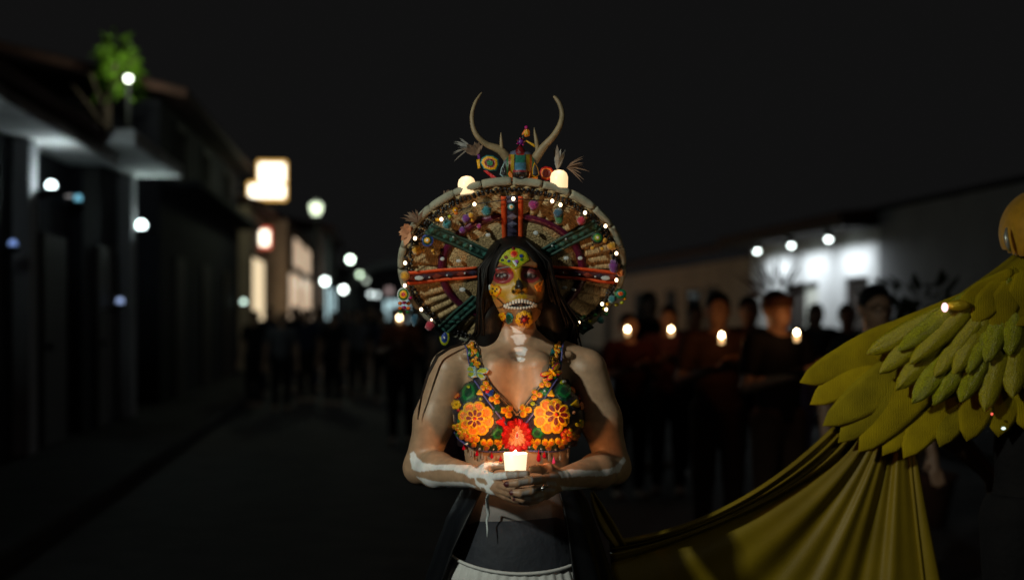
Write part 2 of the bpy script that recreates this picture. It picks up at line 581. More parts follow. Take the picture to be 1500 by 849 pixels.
# --- white building with the wall washers (right)
t, L = building('white_building', 'long white building with three lit downlights under its eave', 8.2, 16, 12.0, 30.6)
RW = 8.2
w = MB()
doors = [(25.9, 28.1, 2.02), (23.15, 24.45, 2.06)]
segs = [(22.6, 23.15), (24.45, 25.9), (28.1, 30.6)]
for a, b in segs: w.box(L(RW, a, 0), L(RW+.3, b, 2.86))
for a, b, h in doors: w.box(L(RW+.0005, a, h), L(RW+.2995, b, 2.859))
w.box(L(RW+.31, 22.6, 0), L(16, 30.6, 2.86))
MB().box(L(RW-.02, 12.0, 0), L(16, 22.595, 3.10)).build('shaded_wall', M_GREYWALL, t, world=False)  # grey material imitates the white wall fading into shade
w.build('wall', M_WHITEWALL, t, world=False)
MB().box(L(RW-.62, 22.62, 2.862), L(16.3, 30.9, 2.95), bev=.01).build('eave', M_WOOD, t, world=False)
tiled_roof(t, L, RW-.66, 12.2, 22.63, 31, 3.08, 3.5, M_TILE)
tiled_roof(t, L, 16.5, 12.2, 22.63, 31, 3.08, 3.5, M_TILE)
MB().box(L(RW-.08, 11.9, 3.102), L(16.1, 22.61, 3.18), bev=.015).build('parapet', M_DARKWALL, t, world=False)
for a, b, h in doors:
    fr = MB()
    fr.box(L(RW+.06, a+.001, .14), L(RW+.16, a+.08, h-.001)).box(L(RW+.06, b-.08, .14), L(RW+.16, b-.001, h-.001)).box(L(RW+.06, a+.081, h-.08), L(RW+.16, b-.081, h-.001))
    fr.build('door_frame', M_WOOD, t, world=False)
d = MB().box(L(RW+.10, 27.05, .15), L(RW+.14, 28.01, 1.93)).build('door', M_WOOD, t, world=False)
MB().ball(L(RW+.06, 27.15, 1.0), .03, 8, 5).build('handle', M_POLE, d, world=False)
d = MB().box(L(RW+.10, 25.99, .15), L(RW+.13, 27.0, 1.93)).build('door', emat('lit_glass_door', (.75, .95, .85), .10), t, world=False)
for z in (.7, 1.3): MB().box(L(RW+.085, 25.99, z), L(RW+.099, 27.0, z+.04)).build('glazing_bar', M_WOOD, d, world=False)
d = MB().box(L(RW+.10, 23.25, .15), L(RW+.14, 24.36, 1.97)).build('door', M_WOOD, t, world=False)
MB().ball(L(RW+.06, 24.2, 1.0), .03, 8, 5).build('handle', M_POLE, d, world=False)
E_DOWN = emat('downlight_glow', (.85, 1.0, .95), 16.0)
for i, (f, nm) in enumerate(((28.4, 'farthest of the three downlights, at the far end of the white wall'), (26.0, 'middle one of the three downlights on the white building'), (23.8, 'downlight above the darker door, nearest along the white wall'))):
    t = thing('downlight', 'round ' + nm, 'lamp', S(7.72, f, 2.66), STREET, 'downlights of the white building')
    MB().lathe([(.055, .06), (.07, .10), (.07, .20)], n=12).build('housing', M_POLE, t, world=False, smooth=True)
    MB().ball((0, 0, .05), (.045, .045, .035), 12, 8).build('bulb', E_DOWN, t, world=False, smooth=True)
    ld = bpy.data.lights.new('downlight_beam', 'AREA'); ld.energy = 27; ld.color = (.86, .95, 1.0); ld.shape = 'RECTANGLE'; ld.size = .14; ld.size_y = 1.7
    lo = bpy.data.objects.new('downlight_beam', ld); COL.objects.link(lo); lo.parent = t; lo.location = (0, 0, -.01)

t, L = building('tiled_house', 'low ochre house with a tiled roof beside the white building', 8.3, 16, 31.2, 58)
MB().box(L(8.3, 31.2, 0), L(16, 58, 2.7)).build('wall', M_OCHRE, t, world=False)
tiled_roof(t, L, 7.6, 12, 31.1, 58.2, 2.95, 3.9, M_TILE)
for f0 in (34, 39, 44, 50):
    d = MB().box(L(8.25, f0, .14), L(8.298, f0+1.2, 2.1)).build('door', M_WOOD, t, world=False)
    MB().ball(L(8.22, f0+.12, 1.1), .035, 8, 5).build('handle', M_POLE, d, world=False)
window_unit(t, L, 8.3, -1, 36, 37.4, 1.0, 2.0, M_GLASSD, M_WOOD)

# --- lamps
def globe_lamp(label, px, py, Y, rad, col, strg, power, name='wall_lamp', wall=True):
    c = px2S(px, py, Y)
    t = thing(name, label, 'lamp', S(c[0], c[1], c[2]), STREET, 'wall lamps of the porch houses')
    MB().ball((0, 0, 0), rad, 16, 10).build('globe', emat('globe_%s' % str(col), col, strg), t, world=False, smooth=True)
    arm = MB()
    arm.tube([(-.30, 0, -rad-.05), (-.06, 0, -rad-.05), (0, 0, -rad-.02)], .016, 6)
    arm.lathe([(.05, -rad-.03), (.06, -rad+.02)], n=10)
    if power: arm.lathe([(.02, -rad-.032), (.21, -rad-.030), (.21, -rad-.022), (.02, -rad-.018)], n=20)      # saucer added to keep the lamp light off the pavement
    arm.build('bracket', M_POLE, t, world=False)
    if power:
        ld = bpy.data.lights.new('lamp_light', 'POINT'); ld.energy = power; ld.color = col; ld.shadow_soft_size = rad*1.05
        lo = bpy.data.objects.new('lamp_light', ld); COL.objects.link(lo); lo.parent = t
    return t
globe_lamp('round cool white wall lamp on the pale pilaster of the near house', 75, 272, 13.1, .045, (.80, .97, 1.0), 7.0, 110)
globe_lamp('round cool white wall lamp on the pillar under the canopy', 207, 330, 17.9, .06, (.80, 1.0, .98), 8.0, 190)
globe_lamp('small pale wall lamp beside the lit shop window', 357, 442, 31.0, .05, (.75, 1.0, .85), 3.5, 0)
globe_lamp('small dim blue lamp between the two white wall lamps', 114, 291, 14.8, .042, (.25, .75, 1.0), .8, 0)
globe_lamp('tiny dim pinkish lamp beside the blue lamp', 101, 287, 14.4, .034, (.8, .75, .75), .5, 0)

globe_lamp('tiny blue light low on the near wall at the edge of the picture', 19, 357, 12.2, .035, (.28, .45, 1.0), .7, 0)
globe_lamp('unseen wall lamp added beyond the edge of the picture to light the eave', -66, 235, 10.1, .055, (.80, .97, 1.0), 7.0, 60)  # added out of view to brighten the near end of the eave
globe_lamp('tiny pale blue light low beside the lamp-lit pillar', 176, 441, 16.5, .04, (.45, .6, 1.0), .9, 0)
def street_lamp(label, px, py, Y, rad, col, strg, power=0, group='street lamps along the far street'):
    c = px2S(px, py, Y)
    t = thing('street_lamp', label, 'street lamp', S(c[0], c[1], 0), STREET, group)
    h = c[2]
    MB().tube([(0, 0, 0), (0, 0, .5), (0, 0, h*.6), (0, 0, h-rad*.9)], [.09, .06, .045, .035], 8).build('post', M_POLE, t, world=False, smooth=True)
    MB().lathe([(.02, h-rad*1.0), (rad*.55, h-rad*.95), (rad*.9, h-rad*.2), (rad, h+rad*.5), (rad*.8, h+rad*.9), (.02, h+rad)], n=14).build('lantern', emat('lantern_%s_%.2f' % (str(col), strg), col, strg), t, world=False, smooth=True)
    MB().lathe([(rad*1.05, h+rad*.9), (rad*.6, h+rad*1.15), (.02, h+rad*1.3)], n=14).build('cap', M_POLE, t, world=False, smooth=True)
    if power:
        ld = bpy.data.lights.new('lamp_light', 'POINT'); ld.energy = power; ld.color = col; ld.shadow_soft_size = rad*1.35
        lo = bpy.data.objects.new('lamp_light', ld); COL.objects.link(lo); lo.parent = t; lo.location = (0, -.05, h+rad*1.3+.14)
    return t
street_lamp('tall street lamp with a greenish lantern standing before the lit shop', 463, 306, 30.0, .13, (.86, 1.0, .70), 2.2, 40)
street_lamp('brightest far lamp, highest of the distant lights', 513, 380, 56, .10, (.80, 1.0, .82), 14)
street_lamp('greenish far lamp just below the brightest distant one', 527, 402, 64, .10, (.72, .95, .66), 4)
street_lamp('dim far lamp tucked behind the greenish one', 536, 411, 72, .11, (.62, .72, .60), 1.6)
street_lamp('white far lamp before the cyan shop windows', 476, 412, 48, .10, (.86, 1.0, .94), 11)
street_lamp('low white far lamp at the end of the cyan shop windows', 503, 424, 52, .10, (.86, 1.0, .92), 11)
street_lamp('pale far lamp, first of a close pair near the arch', 543, 431, 76, .11, (.74, .86, .84), 3.5)
street_lamp('pale far lamp, second of a close pair near the arch', 552, 432, 80, .11, (.74, .86, .84), 3)
street_lamp('dim pinkish far lamp under the arch', 570, 426, 84, .2, (.80, .58, .55), .5)

# lamp in the tree behind the canopy house
TL = (188, 116, 19.4)
street_lamp('tall lamp glowing among green leaves behind the canopy house', *TL, .045, (.90, 1.0, .78), 8.0, 15, group='street lamps near the houses')
c = px2S(182, 105, 19.6)
t = thing('leafy_tree', 'small tree with broad leaves lit green by the lamp inside it', 'tree', S(c[0]-.35, c[1]+.5, 0), STREET)
M_BARK = mat('bark', (.09, .06, .04), rough=.9, var=.3, vscale=20, bump=.6, bscale=40, bdist=.01)
M_LEAF = mat('broad_leaf', (.10, .20, .012), rough=.5, var=.3, vscale=5)
M_LEAF.node_tree.nodes['Principled BSDF'].inputs['Subsurface Weight'].default_value = 0.0
mb = MB()
mb.tube([(0, 0, 0), (.05, .02, 1.5), (-.03, 0, 3.0), (.05, -.1, 4.1), (.1, -.2, 5.0)], [.14, .11, .09, .06, .02], 8)
for k in range(9):
    a = 2*PI*k/9+.3
    z = 3.3+.14*k
    mb.tube([(0, -.02, z), (.25*math.cos(a), .25*math.sin(a), z+.35), (.5*math.cos(a), .5*math.sin(a), z+.6)], [.04, .025, .01], 6)
mb.build('trunk', M_BARK, t, world=False, smooth=True)
mb = MB()
rr = random.Random(3)
for k in range(240):
    a = rr.uniform(0, 2*PI); rad = rr.random()**.6*.22
    base = np.array([rad*math.cos(a)+.20, rad*math.sin(a)-.15, 4.86+rr.gauss(0, .20)])
    d = np.array([math.cos(a)+rr.gauss(0, .6), math.sin(a)+rr.gauss(0, .6), rr.gauss(-.2, .7)]); d /= np.linalg.norm(d)
    sd = np.cross(d, (0, 0, 1)); sd /= np.linalg.norm(sd)+1e-6
    l = rr.uniform(.12, .26); w_ = l*.26
    nrm = np.cross(sd, d)
    mb.add([base, base+d*l*.45+sd*w_+nrm*.02, base+d*l-nrm*.02, base+d*l*.45-sd*w_+nrm*.02], [(0, 1, 2), (0, 2, 3)])
cr = mb.build('crown', M_LEAF, t, world=False); cr['kind'] = 'stuff'

# lamp that lights the woman, and an added fill lamp, either side of the photographer
def near_lamp(label, pos, power, target, size, col, sgn):
    kx, ky, kz = pos
    t = thing('street_lamp', label, 'street lamp', (kx, ky, 0), 0, 'street lamps near the houses')
    MB().tube([(-.3*sgn, 0, 0), (-.3*sgn, 0, .4), (-.3*sgn, 0, kz+.22)], [.08, .05, .04], 10).build('post', M_POLE, t, world=False, smooth=True)
    MB().tube([(-.3*sgn, 0, kz+.2), (-.2*sgn, 0, kz+.28), (0, 0, kz+.26)], .025, 8).build('arm', M_POLE, t, world=False, smooth=True)
    MB().lathe([(.20, kz+.02), (.16, kz+.14), (.05, kz+.24), (.02, kz+.27)], n=18).build('lamp_shade', M_POLE, t, world=False, smooth=True)
    MB().ball((0, 0, kz+.04), .055, 12, 8).build('bulb', emat('key_bulb', (1, .95, .86), 4.0), t, world=False, smooth=True)
    ld = bpy.data.lights.new('lamp_light', 'SPOT'); ld.energy = power; ld.color = col; ld.shadow_soft_size = .09
    ld.spot_size = math.radians(size); ld.spot_blend = 1.0
    lo = bpy.data.objects.new('lamp_light', ld); COL.objects.link(lo); lo.parent = t; lo.location = (0, 0, kz-.03)
    dv = Vector(target)-Vector((kx, ky, kz-.03))
    lo.rotation_euler = dv.to_track_quat('-Z', 'Y').to_euler()
near_lamp('tall lamp post beside the photographer, lighting the woman', KEY_POS, KEY_POWER, (-.02, 3.25, 1.49), 37, (.97, 1.0, .84), 1)
near_lamp('dimmer added fill lamp beside the photographer, lighting the yellow wing', FILL_POS, FILL_POWER, (.50, 3.55, .80), 44, (1.0, .95, .72), -1)  # added fill for the wing and cape
# ------------------------------------------------------------------ the woman: body
WOMAN = thing('person', 'woman with skull face paint and beaded flower top holding a lit candle', 'person', (0.012, 3.31, 0.0))
W0 = np.array([0.012, 3.31, 0.0])
HC = P(757.5, 418, 3.285)
def rotx(a): return np.array([[1,0,0],[0,math.cos(a),-math.sin(a)],[0,math.sin(a),math.cos(a)]])
def roty(a): return np.array([[math.cos(a),0,math.sin(a)],[0,1,0],[-math.sin(a),0,math.cos(a)]])
def rotz(a): return np.array([[math.cos(a),-math.sin(a),0],[math.sin(a),math.cos(a),0],[0,0,1]])
HR = (roty(math.radians(-7)) @ rotx(math.radians(-7)) @ rotz(math.radians(3))).astype(np.float32)

def sd_head(Q):
    q = (Q-HC.astype(np.float32)) @ HR          # world -> head space
    qa = q.copy(); qa[:, 0] = np.abs(q[:, 0])
    d = d_ell(q, (0, .022, .030), (.069, .088, .084))
    d = smin(d, d_ell(q, (0, -.016, -.022), (.0555, .066, .074)), .03)
    d = smin(d, d_ell(q, (0, -.030, -.060), (.037, .043, .034)), .025)
    d = smin(d, d_sph(q, (0, -.061, -.082), .014), .022)
    d = smin(d, d_ell(qa, (.036, -.050, -.014), (.020, .018, .016)), .02)
    d = smin(d, d_cap(qa, (.008, -.079, .031), (.042, -.062, .033), .006, .006), .014)     # brow
    d = smax(d, -d_ell(qa, (.0315, -.088, .014), (.020, .020, .0125)), .014)               # socket
    d = smin(d, d_sph(qa, (.0315, -.0575, .013), .0138), .003)                             # eyeball and lids
    d = smin(d, d_cap(q, (0, -.078, .026), (0, -.099, -.018), .0060, .0085), .012)         # nose
    d = smin(d, d_sph(qa, (.0105, -.087, -.021), .0075), .007)
    d = smax(d, -d_ell(qa, (.0062, -.094, -.0275), (.0034, .006, .004)), .003)
    d = smin(d, d_ell(q, (0, -.061, -.046), (.032, .014, .017)), .014)                     # muzzle
    d = smin(d, d_cap(qa, (.003, -.0835, -.0430), (.024, -.0735, -.0465), .0040, .0022), .006)
    d = smin(d, d_cap(qa, (.000, -.0815, -.0525), (.022, -.0725, -.0485), .0044, .0022), .006)
    d = smax(d, -d_cap(qa, (.000, -.0885, -.0478), (.022, -.0775, -.0475), .0017, .0008), .002)
    d = smin(d, d_ell(qa, (.069, .004, .002), (.008, .016, .028)), .008)                   # ears
    return d

def ysq(Q, c, k):
    q = Q.copy(); q[:, 1] = (q[:, 1]-c)/k + c
    return q

def sd_torso(Q):
    q = ysq(Q, 3.315, .70)
    d = d_cap(q, (.010, 3.315, 1.245), (.012, 3.315, 1.12), .118, .113)
    d = smin(d, d_cap(q, (.012, 3.315, 1.10), (.012, 3.315, .985), .110, .105), .05)
    d = smin(d, d_cap(q, (.012, 3.315, .93), (.012, 3.315, .74), .112, .160), .06)
    d = d*.78
    for s, cx in ((-1, -.068), (1, .092)):
        d = smin(d, d_ell(Q, (cx, 3.232, 1.187), (.064, .066, .066)), .030)
        d = smin(d, d_cap(Q, (.012+s*.05, 3.245, 1.30), (cx, 3.245, 1.20), .030, .045), .04)
    d = smin(d, d_cap(Q, (.012, 3.335, 1.43), (.012, 3.345, 1.32), .047, .052), .02)
    for s in (-1, 1):
        sx = .172 if s > 0 else -.143
        d = smin(d, d_cap(Q, (.012, 3.345, 1.362), (sx, 3.335, 1.298), .038, .040), .035)
        d = smin(d, d_cap(Q, (.012+s*.014, 3.272, 1.312), (.012+s*.12, 3.290, 1.327), .0085, .0075), .016)  # collar bone
        d = smin(d, d_cap(Q, (.012+s*.010, 3.287, 1.325), (.012+s*.030, 3.318, 1.42), .010, .012), .016)     # neck muscle
    d = smax(d, -d_sph(Q, (.012, 3.262, 1.322), .010), .02)
    return d

EL_L, WR_L = P(616, 684, 3.35), P(697, 698, 3.13)
EL_R, WR_R = P(899, 684, 3.35), P(819, 703, 3.13)
def sd_arms(Q):
    d = None
    for sh, el, wr in (((-.146, 3.333, 1.287), EL_L, WR_L), ((.176, 3.333, 1.287), EL_R, WR_R)):
        mid = (np.array(sh)+el)/2 + np.array([0, -.006, 0])
        a = d_cap(Q, sh, mid, .047, .0475)
        a = smin(a, d_cap(Q, mid, el, .046, .038), .02)
        m2 = el*.68+wr*.32
        a = smin(a, d_cap(Q, el, m2, .037, .0400), .018)
        a = smin(a, d_cap(Q, m2, wr, .0395, .0235), .018)
        d = a if d is None else np.minimum(d, a)
    return d

# hand skeletons: cupped palms up, image-right fingers in front of the image-left ones
def chain(*pts): return [P(*p) for p in pts]
HAND_L = dict(palm=[(699, 699, 3.125), (717, 701, 3.085), (733, 707, 3.06)],
    fingers=[[(722, 699, 3.065), (743, 695.5, 3.01), (757, 694.5, 2.995), (771, 693.5, 2.992)],
             [(728, 709, 3.05), (748, 714, 3.01), (766, 718, 3.005), (782, 718, 3.01)],
             [(728, 715, 3.05), (746, 721, 3.02), (763, 726, 3.015), (778, 727, 3.02)],
             [(724, 718, 3.06), (741, 726, 3.035), (755, 731, 3.03), (766, 733, 3.03)]],
    thumb=[(703, 692, 3.11), (714, 684, 3.10), (728, 681, 3.085), (740, 682, 3.075)])
HAND_R = dict(palm=[(817, 703, 3.125), (802, 705, 3.09), (788, 710, 3.065)],
    fingers=[[(797, 702, 3.055), (776, 703.5, 2.985), (758, 707, 2.972), (743, 708.5, 2.974)],
             [(798, 713, 3.05), (777, 719, 2.985), (762, 722, 2.975), (750, 721, 2.98)],
             [(798, 720, 3.05), (780, 727, 3.0), (766, 730, 2.988), (754, 729, 2.99)],
             [(800, 724, 3.06), (786, 732, 3.02), (775, 735, 3.005), (764, 735, 3.005)]],
    thumb=[(812, 695, 3.11), (802, 687, 3.095), (788, 686, 3.075), (777, 687.5, 3.065)])
def sd_hands(Q):
    D = None
    for Hd, wr, s in ((HAND_L, WR_L, -1), (HAND_R, WR_R, 1)):
        p = [P(*a) for a in Hd['palm']]
        # palm: a row of metacarpals
        d = d_cap(Q, wr, p[0], .0235, .021)
        for k, f in enumerate(Hd['fingers']):
            b = P(*f[0])
            d = smin(d, d_cap(Q, p[0]*.8+b*.2 + np.array([0, 0, -.004*(k-1.5)]), b, .0150, .0105), .012)
        th = [P(*a) for a in Hd['thumb']]
        d = smin(d, d_cap(Q, p[0], th[1], .0170, .0135), .012)
        d = smin(d, d_cap(Q, th[1], th[2], .0120, .0095), .006)
        d = smin(d, d_cap(Q, th[2], th[3], .0092, .0078), .003)
        for k, f in enumerate(Hd['fingers']):
            q = [P(*a) for a in f]
            r = [.0102, .0092, .0085, .0074] if k < 3 else [.0090, .0080, .0074, .0066]
            e = d_cap(Q, q[0], q[1], r[0], r[1])
            e = smin(e, d_cap(Q, q[1], q[2], r[1], r[2]), .003)
            e = smin(e, d_cap(Q, q[2], q[3], r[2], r[3]), .003)
            d = smin(d, e, .0025)
        D = d if D is None else smin(D, d, .0012)
    return D

def sub(fn, Q, m, far=.05):
    o = np.full(len(Q), far, np.float32)
    if m.any(): o[m] = fn(Q[m])
    return o
def sd_bust(Q):                       # head and torso, without the arms
    d = sd_torso(Q)
    return smin(d, sub(sd_head, Q, Q[:, 2] > 1.335, .3), .018)
def sd_woman(Q):
    d = sd_bust(Q)
    d = smin(d, sd_arms(Q), .014)
    m = (Q[:, 1] < 3.20) & (Q[:, 2] < 1.16)
    if m.any():
        d[m] = smin(d[m], sd_hands(Q[m]), .006)
    return d

wv, wq = sdf_mesh(sd_woman, (-.29, 2.93, .76), (.31, 3.45, 1.63), .0022)

# ---- skin colours and body paint, by place on the body
SKIN = np.array([.375, .243, .152])
u, v = project(wv)
u0, v0 = u.copy(), v.copy()
u = u+.5*np.sin(v0*.41+u0*.17)+.3*np.sin(v0*.83-u0*.31+1); v = v+.4*np.sin(u0*.13+v0*.2)+.25*np.sin(u0*.37+v0*.1+2)   # the brushed paint has wavering edges
cols = np.tile(SKIN, (len(wv), 1))
hand = (wv[:, 1] < 3.125)
cols[hand] = SKIN*np.array([.98, .90, .88])
front = wv[:, 1] < 3.30
wf = wv.astype(np.float32)
dA = np.minimum(sd_arms(wf), sub(sd_hands, wf, (wf[:, 1] < 3.2) & (wf[:, 2] < 1.16), .3))
dT = sd_torso(wf)
arm = dA < dT
def put(mask, c, a=1.0):
    cols[mask] = cols[mask]*(1-a)+np.array(c)*a
def ell(cx, cy, rx, ry, ang=0):
    c_, s_ = math.cos(ang), math.sin(ang)
    x = (u-cx)*c_+(v-cy)*s_; y = -(u-cx)*s_+(v-cy)*c_
    return (x/rx)**2+(y/ry)**2
put(~arm & (v > 712), (.19, .18, .18))
# face
face = (v < 484) & (wv[:, 2] > 1.385) & front & (sub(sd_head, wf, wf[:, 2] > 1.34, .3) < .02)
put(face, (.26, .12, .045))
put(face & in_poly(u, v, [(744,384),(764,384),(766,396),(768,410),(776,424),(776,436),(760,439),(734,444),(721,440),(719,424),(726,416),(742,415),(749,406),(748,394)]), (.38, .22, .008))
put(face & (u > 772) & (v > 412) & (v < 440), (.33, .16, .05))
put(face & in_poly(u, v, [(719,440),(733,434),(740,441),(737,452),(741,462),(729,462),(721,452)]), (.46, .20, .05))
for cx, cy, rx, ry in ((735.5, 402.5, 17, 13.5), (777, 402.5, 14.5, 12.5)):
    e = ell(cx, cy, rx, ry)
    put(face & (e < 1), (.26, .022, .026))
    put(face & (e < .42), (.085, .010, .014))
# lids, lashes, eyes
for cx, cy in ((734.5, 403), (776.5, 403.5)):
    put(face & (ell(cx-1.5, cy-4.8, 7.5, 2.4) < 1), (.20, .06, .05))
    put(face & (ell(cx, cy, 9.5, 3.4) < 1), (.006, .005, .005))
    put(face & (ell(cx+.6, cy+.3, 6.4, 2.2) < 1), (.40, .38, .37) if cx < 750 else (.16, .14, .13))  # right eye white painted darker for the shaded side of the face
    put(face & (ell(cx-.3, cy+.1, 3.5, 3.0) < 1), (.012, .007, .005))
    put(face & (ell(cx, cy-11.5, 13.0, 1.7, -.06 if cx < 750 else .1) < 1), (.012, .008, .008))
# black nose
put(face & in_poly(u, v, [(757,411),(760,407),(763,410),(768,421),(765,426),(759,423),(755,425),(753,421)]), (.006, .005, .005))
put(face & (ell(752.8, 427, 3.1, 3.4, .4) < 1), (.006, .004, .003))
put(face & (ell(764.5, 428, 3.1, 3.0, -.4) < 1), (.012, .008, .006))
# mouth line behind the teeth, cheek cracks
put(face & in_poly(u, v, [(732,449),(741,446),(752,441),(762,439),(774,441),(786,445),(791,448),(778,452),(764,453.5),(750,453),(741,451)]), (.008, .005, .009))
for a, b in (((729,437),(738,446)), ((727,452),(737,449)), ((786,446),(796,440)), ((786,449),(795,455))):
    a, b = np.array(a, float), np.array(b, float)
    t = np.clip(((u-a[0])*(b-a)[0]+(v-a[1])*(b-a)[1])/((b-a)@(b-a)), 0, 1)
    put(face & (np.hypot(u-a[0]-t*(b-a)[0], v-a[1]-t*(b-a)[1]) < 1.0), (.03, .015, .012))
# neck bones
BONE = (.74, .72, .72)
bf = front & ~arm & (v > 470)
for poly in ([(748,477),(771,477),(766,487),(760,488.5),(752,487)], [(748,493),(755,489.5),(768,489.5),(771.5,494),(766,504),(757,505)],
             [(752,509),(758,507),(770,508),(773,512),(768,521),(758,520)]):
    put(bf & in_poly(u, v, poly), BONE)
put(bf & (ell(763, 526, 6.6, 3.4) < 1), BONE)
# forearm and hand bones
WHT = (.74, .75, .76)
af = arm & (wv[:, 1] < 3.37)
for poly in ([(600,664),(606,660),(612,670),(618,677),(640,680),(690,680),(698,686),(697,699),(689,700),(680,694),(664,688),(640,688),(612,690),(603,686)],
             [(610,697),(625,702),(645,705),(683,706),(698,712),(694,716),(660,714),(636,714),(620,708)],
             [(693,688),(704,684),(722,692),(723,706),(717,714),(724,724),(716,724),(703,716),(696,706)],
             [(700,684),(708,678),(722,676.5),(730,677.5),(730,680),(716,681),(706,687)],
             [(721,693),(741,691),(742,701),(722,703)],
             [(914,668),(916,674),(908,690),(885,697),(845,697),(822,700),(818,690),(838,687),(880,689),(900,684),(909,674)],
             [(820,711),(840,713),(872,714),(850,718),(825,718)]):
    put(af & in_poly(u, v, poly), WHT)
put(af & (ell(706, 704, 9.5, 4.0, .5) < 1), SKIN*.95)
put(af & (ell(708, 717, 5, 2.2, .6) < 1), SKIN*.8)
GB = (.36, .35, .35)
for poly in ([(743,691),(757,690),(757,699),(743,700)], [(760,690),(772,689),(772,697),(760,698)], [(806,692),(818,694),(818,700),(806,699)],
             [(800,704),(816,706),(816,711),(800,710)], [(797,715),(813,715),(812,719),(798,720)], [(777,699),(794,697),(794,704),(777,707)],
             [(759,703),(773,701),(773,709),(759,711)], [(779,715),(794,712),(794,717),(780,722)], [(764,719),(775,717),(775,724),(764,726)],
             [(782,724),(796,720),(796,726),(783,731)], [(768,727),(778,725),(778,732),(768,734)], [(786,731),(797,727),(796,731),(787,735)]):
    put(af & in_poly(u, v, poly), GB, .75)
# finger nails, dark red
for q in ((742, 708.5, 4.0, 4.5), (749, 721, 3.2, 4), (753, 729.5, 3, 4)):
    put(af & (ell(*q) < 1), (.07, .006, .010))
# soften the edges of the paint a little
e1 = np.concatenate([wq[:, [0, 1]], wq[:, [1, 2]], wq[:, [2, 3]], wq[:, [3, 0]]])
for _ in range(1):
    s_ = cols.copy(); c_ = np.ones(len(wv))
    for k in range(3):
        s_[:, k] += np.bincount(e1[:, 0], cols[e1[:, 1], k], len(wv)) + np.bincount(e1[:, 1], cols[e1[:, 0], k], len(wv))
    c_ += np.bincount(e1[:, 0], minlength=len(wv)) + np.bincount(e1[:, 1], minlength=len(wv))
    cols = .5*cols + .5*s_/c_[:, None]
M_SKIN = mat('painted_skin', SKIN, rough=.46, attr='paint', var=.15, vscale=55, bump=.22, bscale=420, sss=.12, bdist=.0006)
body = mesh_np('body', wv, wq, M_SKIN, WOMAN, True, cols, W0)

# ---- a map of the bust seen from the front, to lay pieces on it
GX0, GY0, GST = 640., 340., 2.0
gx = np.arange(GX0, 884, GST); gy = np.arange(GY0, 860, GST)
GU, GV = np.meshgrid(gx, gy, indexing='ij')
dirs = np.stack([(GU-750)/F, np.ones_like(GU), -(GV-HOR)/F], -1).reshape(-1, 3)
tt = np.full(len(dirs), 3.02)
org = np.array([0, 0, EYE])
for _ in range(46):
    tt = np.minimum(tt + .85*sd_bust((org+dirs*tt[:, None]).astype(np.float32)), 3.34)
DEP = tt.reshape(GU.shape)
def depth(px, py):
    a = np.clip((np.asarray(px, float)-GX0)/GST, 0, len(gx)-1.001); b = np.clip((np.asarray(py, float)-GY0)/GST, 0, len(gy)-1.001)
    i = a.astype(int); j = b.astype(int); a = a-i; b = b-j
    return DEP[i, j]*(1-a)*(1-b)+DEP[i+1, j]*a*(1-b)+DEP[i, j+1]*(1-a)*b+DEP[i+1, j+1]*a*b
def surf(px, py):
    px = np.asarray(px, float); py = np.asarray(py, float)
    D = depth(px, py)
    return np.stack([(px-750)/F*D, D, EYE-(py-HOR)/F*D], -1)
def surf_n(px, py, e=3.0):
    a = surf(np.asarray(px)+e, py)-surf(np.asarray(px)-e, py); b = surf(px, np.asarray(py)+e)-surf(px, np.asarray(py)-e)
    n = np.cross(a, b); n /= np.linalg.norm(n, axis=-1, keepdims=True)
    n[n[..., 1] > 0] *= -1
    n = n + np.array([0, -.35, 0]); n /= np.linalg.norm(n, axis=-1, keepdims=True)
    return n

def relief(name, outline, rings, mats, parent, base=0.0, c=None):
    """a raised piece laid on the bust: outline in pixels, rings of (scale, height, material number)"""
    o = np.asarray(outline, float)
    c = o.mean(0) if c is None else np.asarray(c, float)
    n = len(o)
    vs, fs, ms = [], [], []
    rings = [(1.0, -.0025, rings[0][2])] + list(rings)
    for s_, h, _ in rings:
        q = c+(o-c)*s_
        vs.append(surf(q[:, 0], q[:, 1])+surf_n(q[:, 0], q[:, 1])*(base+h))
    cc = surf(c[0], c[1])+surf_n(c[0], c[1])*(base+rings[-1][1]*1.05)
    vs = np.concatenate(vs+[cc[None]])
    for r in range(len(rings)-1):
        for k in range(n):
            q = (k+1) % n
            fs.append((r*n+k, r*n+q, (r+1)*n+q, (r+1)*n+k)); ms.append(rings[r+1][2])
    L_ = len(rings)-1
    for k in range(n):
        fs.append((L_*n+k, L_*n+(k+1) % n, len(vs)-1)); ms.append(rings[-1][2])
    mb = MB(); mb.v = [tuple(map(float, a)) for a in vs]; mb.f = fs; mb.m = ms
    return mb.build(name, mats, parent, smooth=False)

def disc(cx, cy, r, n=10, ry=None, ang=0):
    ry = ry or r
    return [(cx+r*math.cos(2*PI*k/n)*math.cos(ang)-ry*math.sin(2*PI*k/n)*math.sin(ang),
             cy+r*math.cos(2*PI*k/n)*math.sin(ang)+ry*math.sin(2*PI*k/n)*math.cos(ang)) for k in range(n)]
def petal_outline(cx, cy, ang, r0, r1, w, n=10, point=0.0):
    """petal from radius r0 to r1 of half width w, pointing along ang"""
    ca, sa = math.cos(ang), math.sin(ang)
    pts = []
    for k in range(n):
        th = 2*PI*k/n
        l = (1-math.cos(th))/2
        ww = math.sin(th)*w*(1+.35*(l-.5))
        if point and l > .5: ww *= 1-point*(l-.5)*2
        r = r0+(r1-r0)*l
        pts.append((cx+r*ca-ww*sa, cy+r*sa+ww*ca))
    return pts

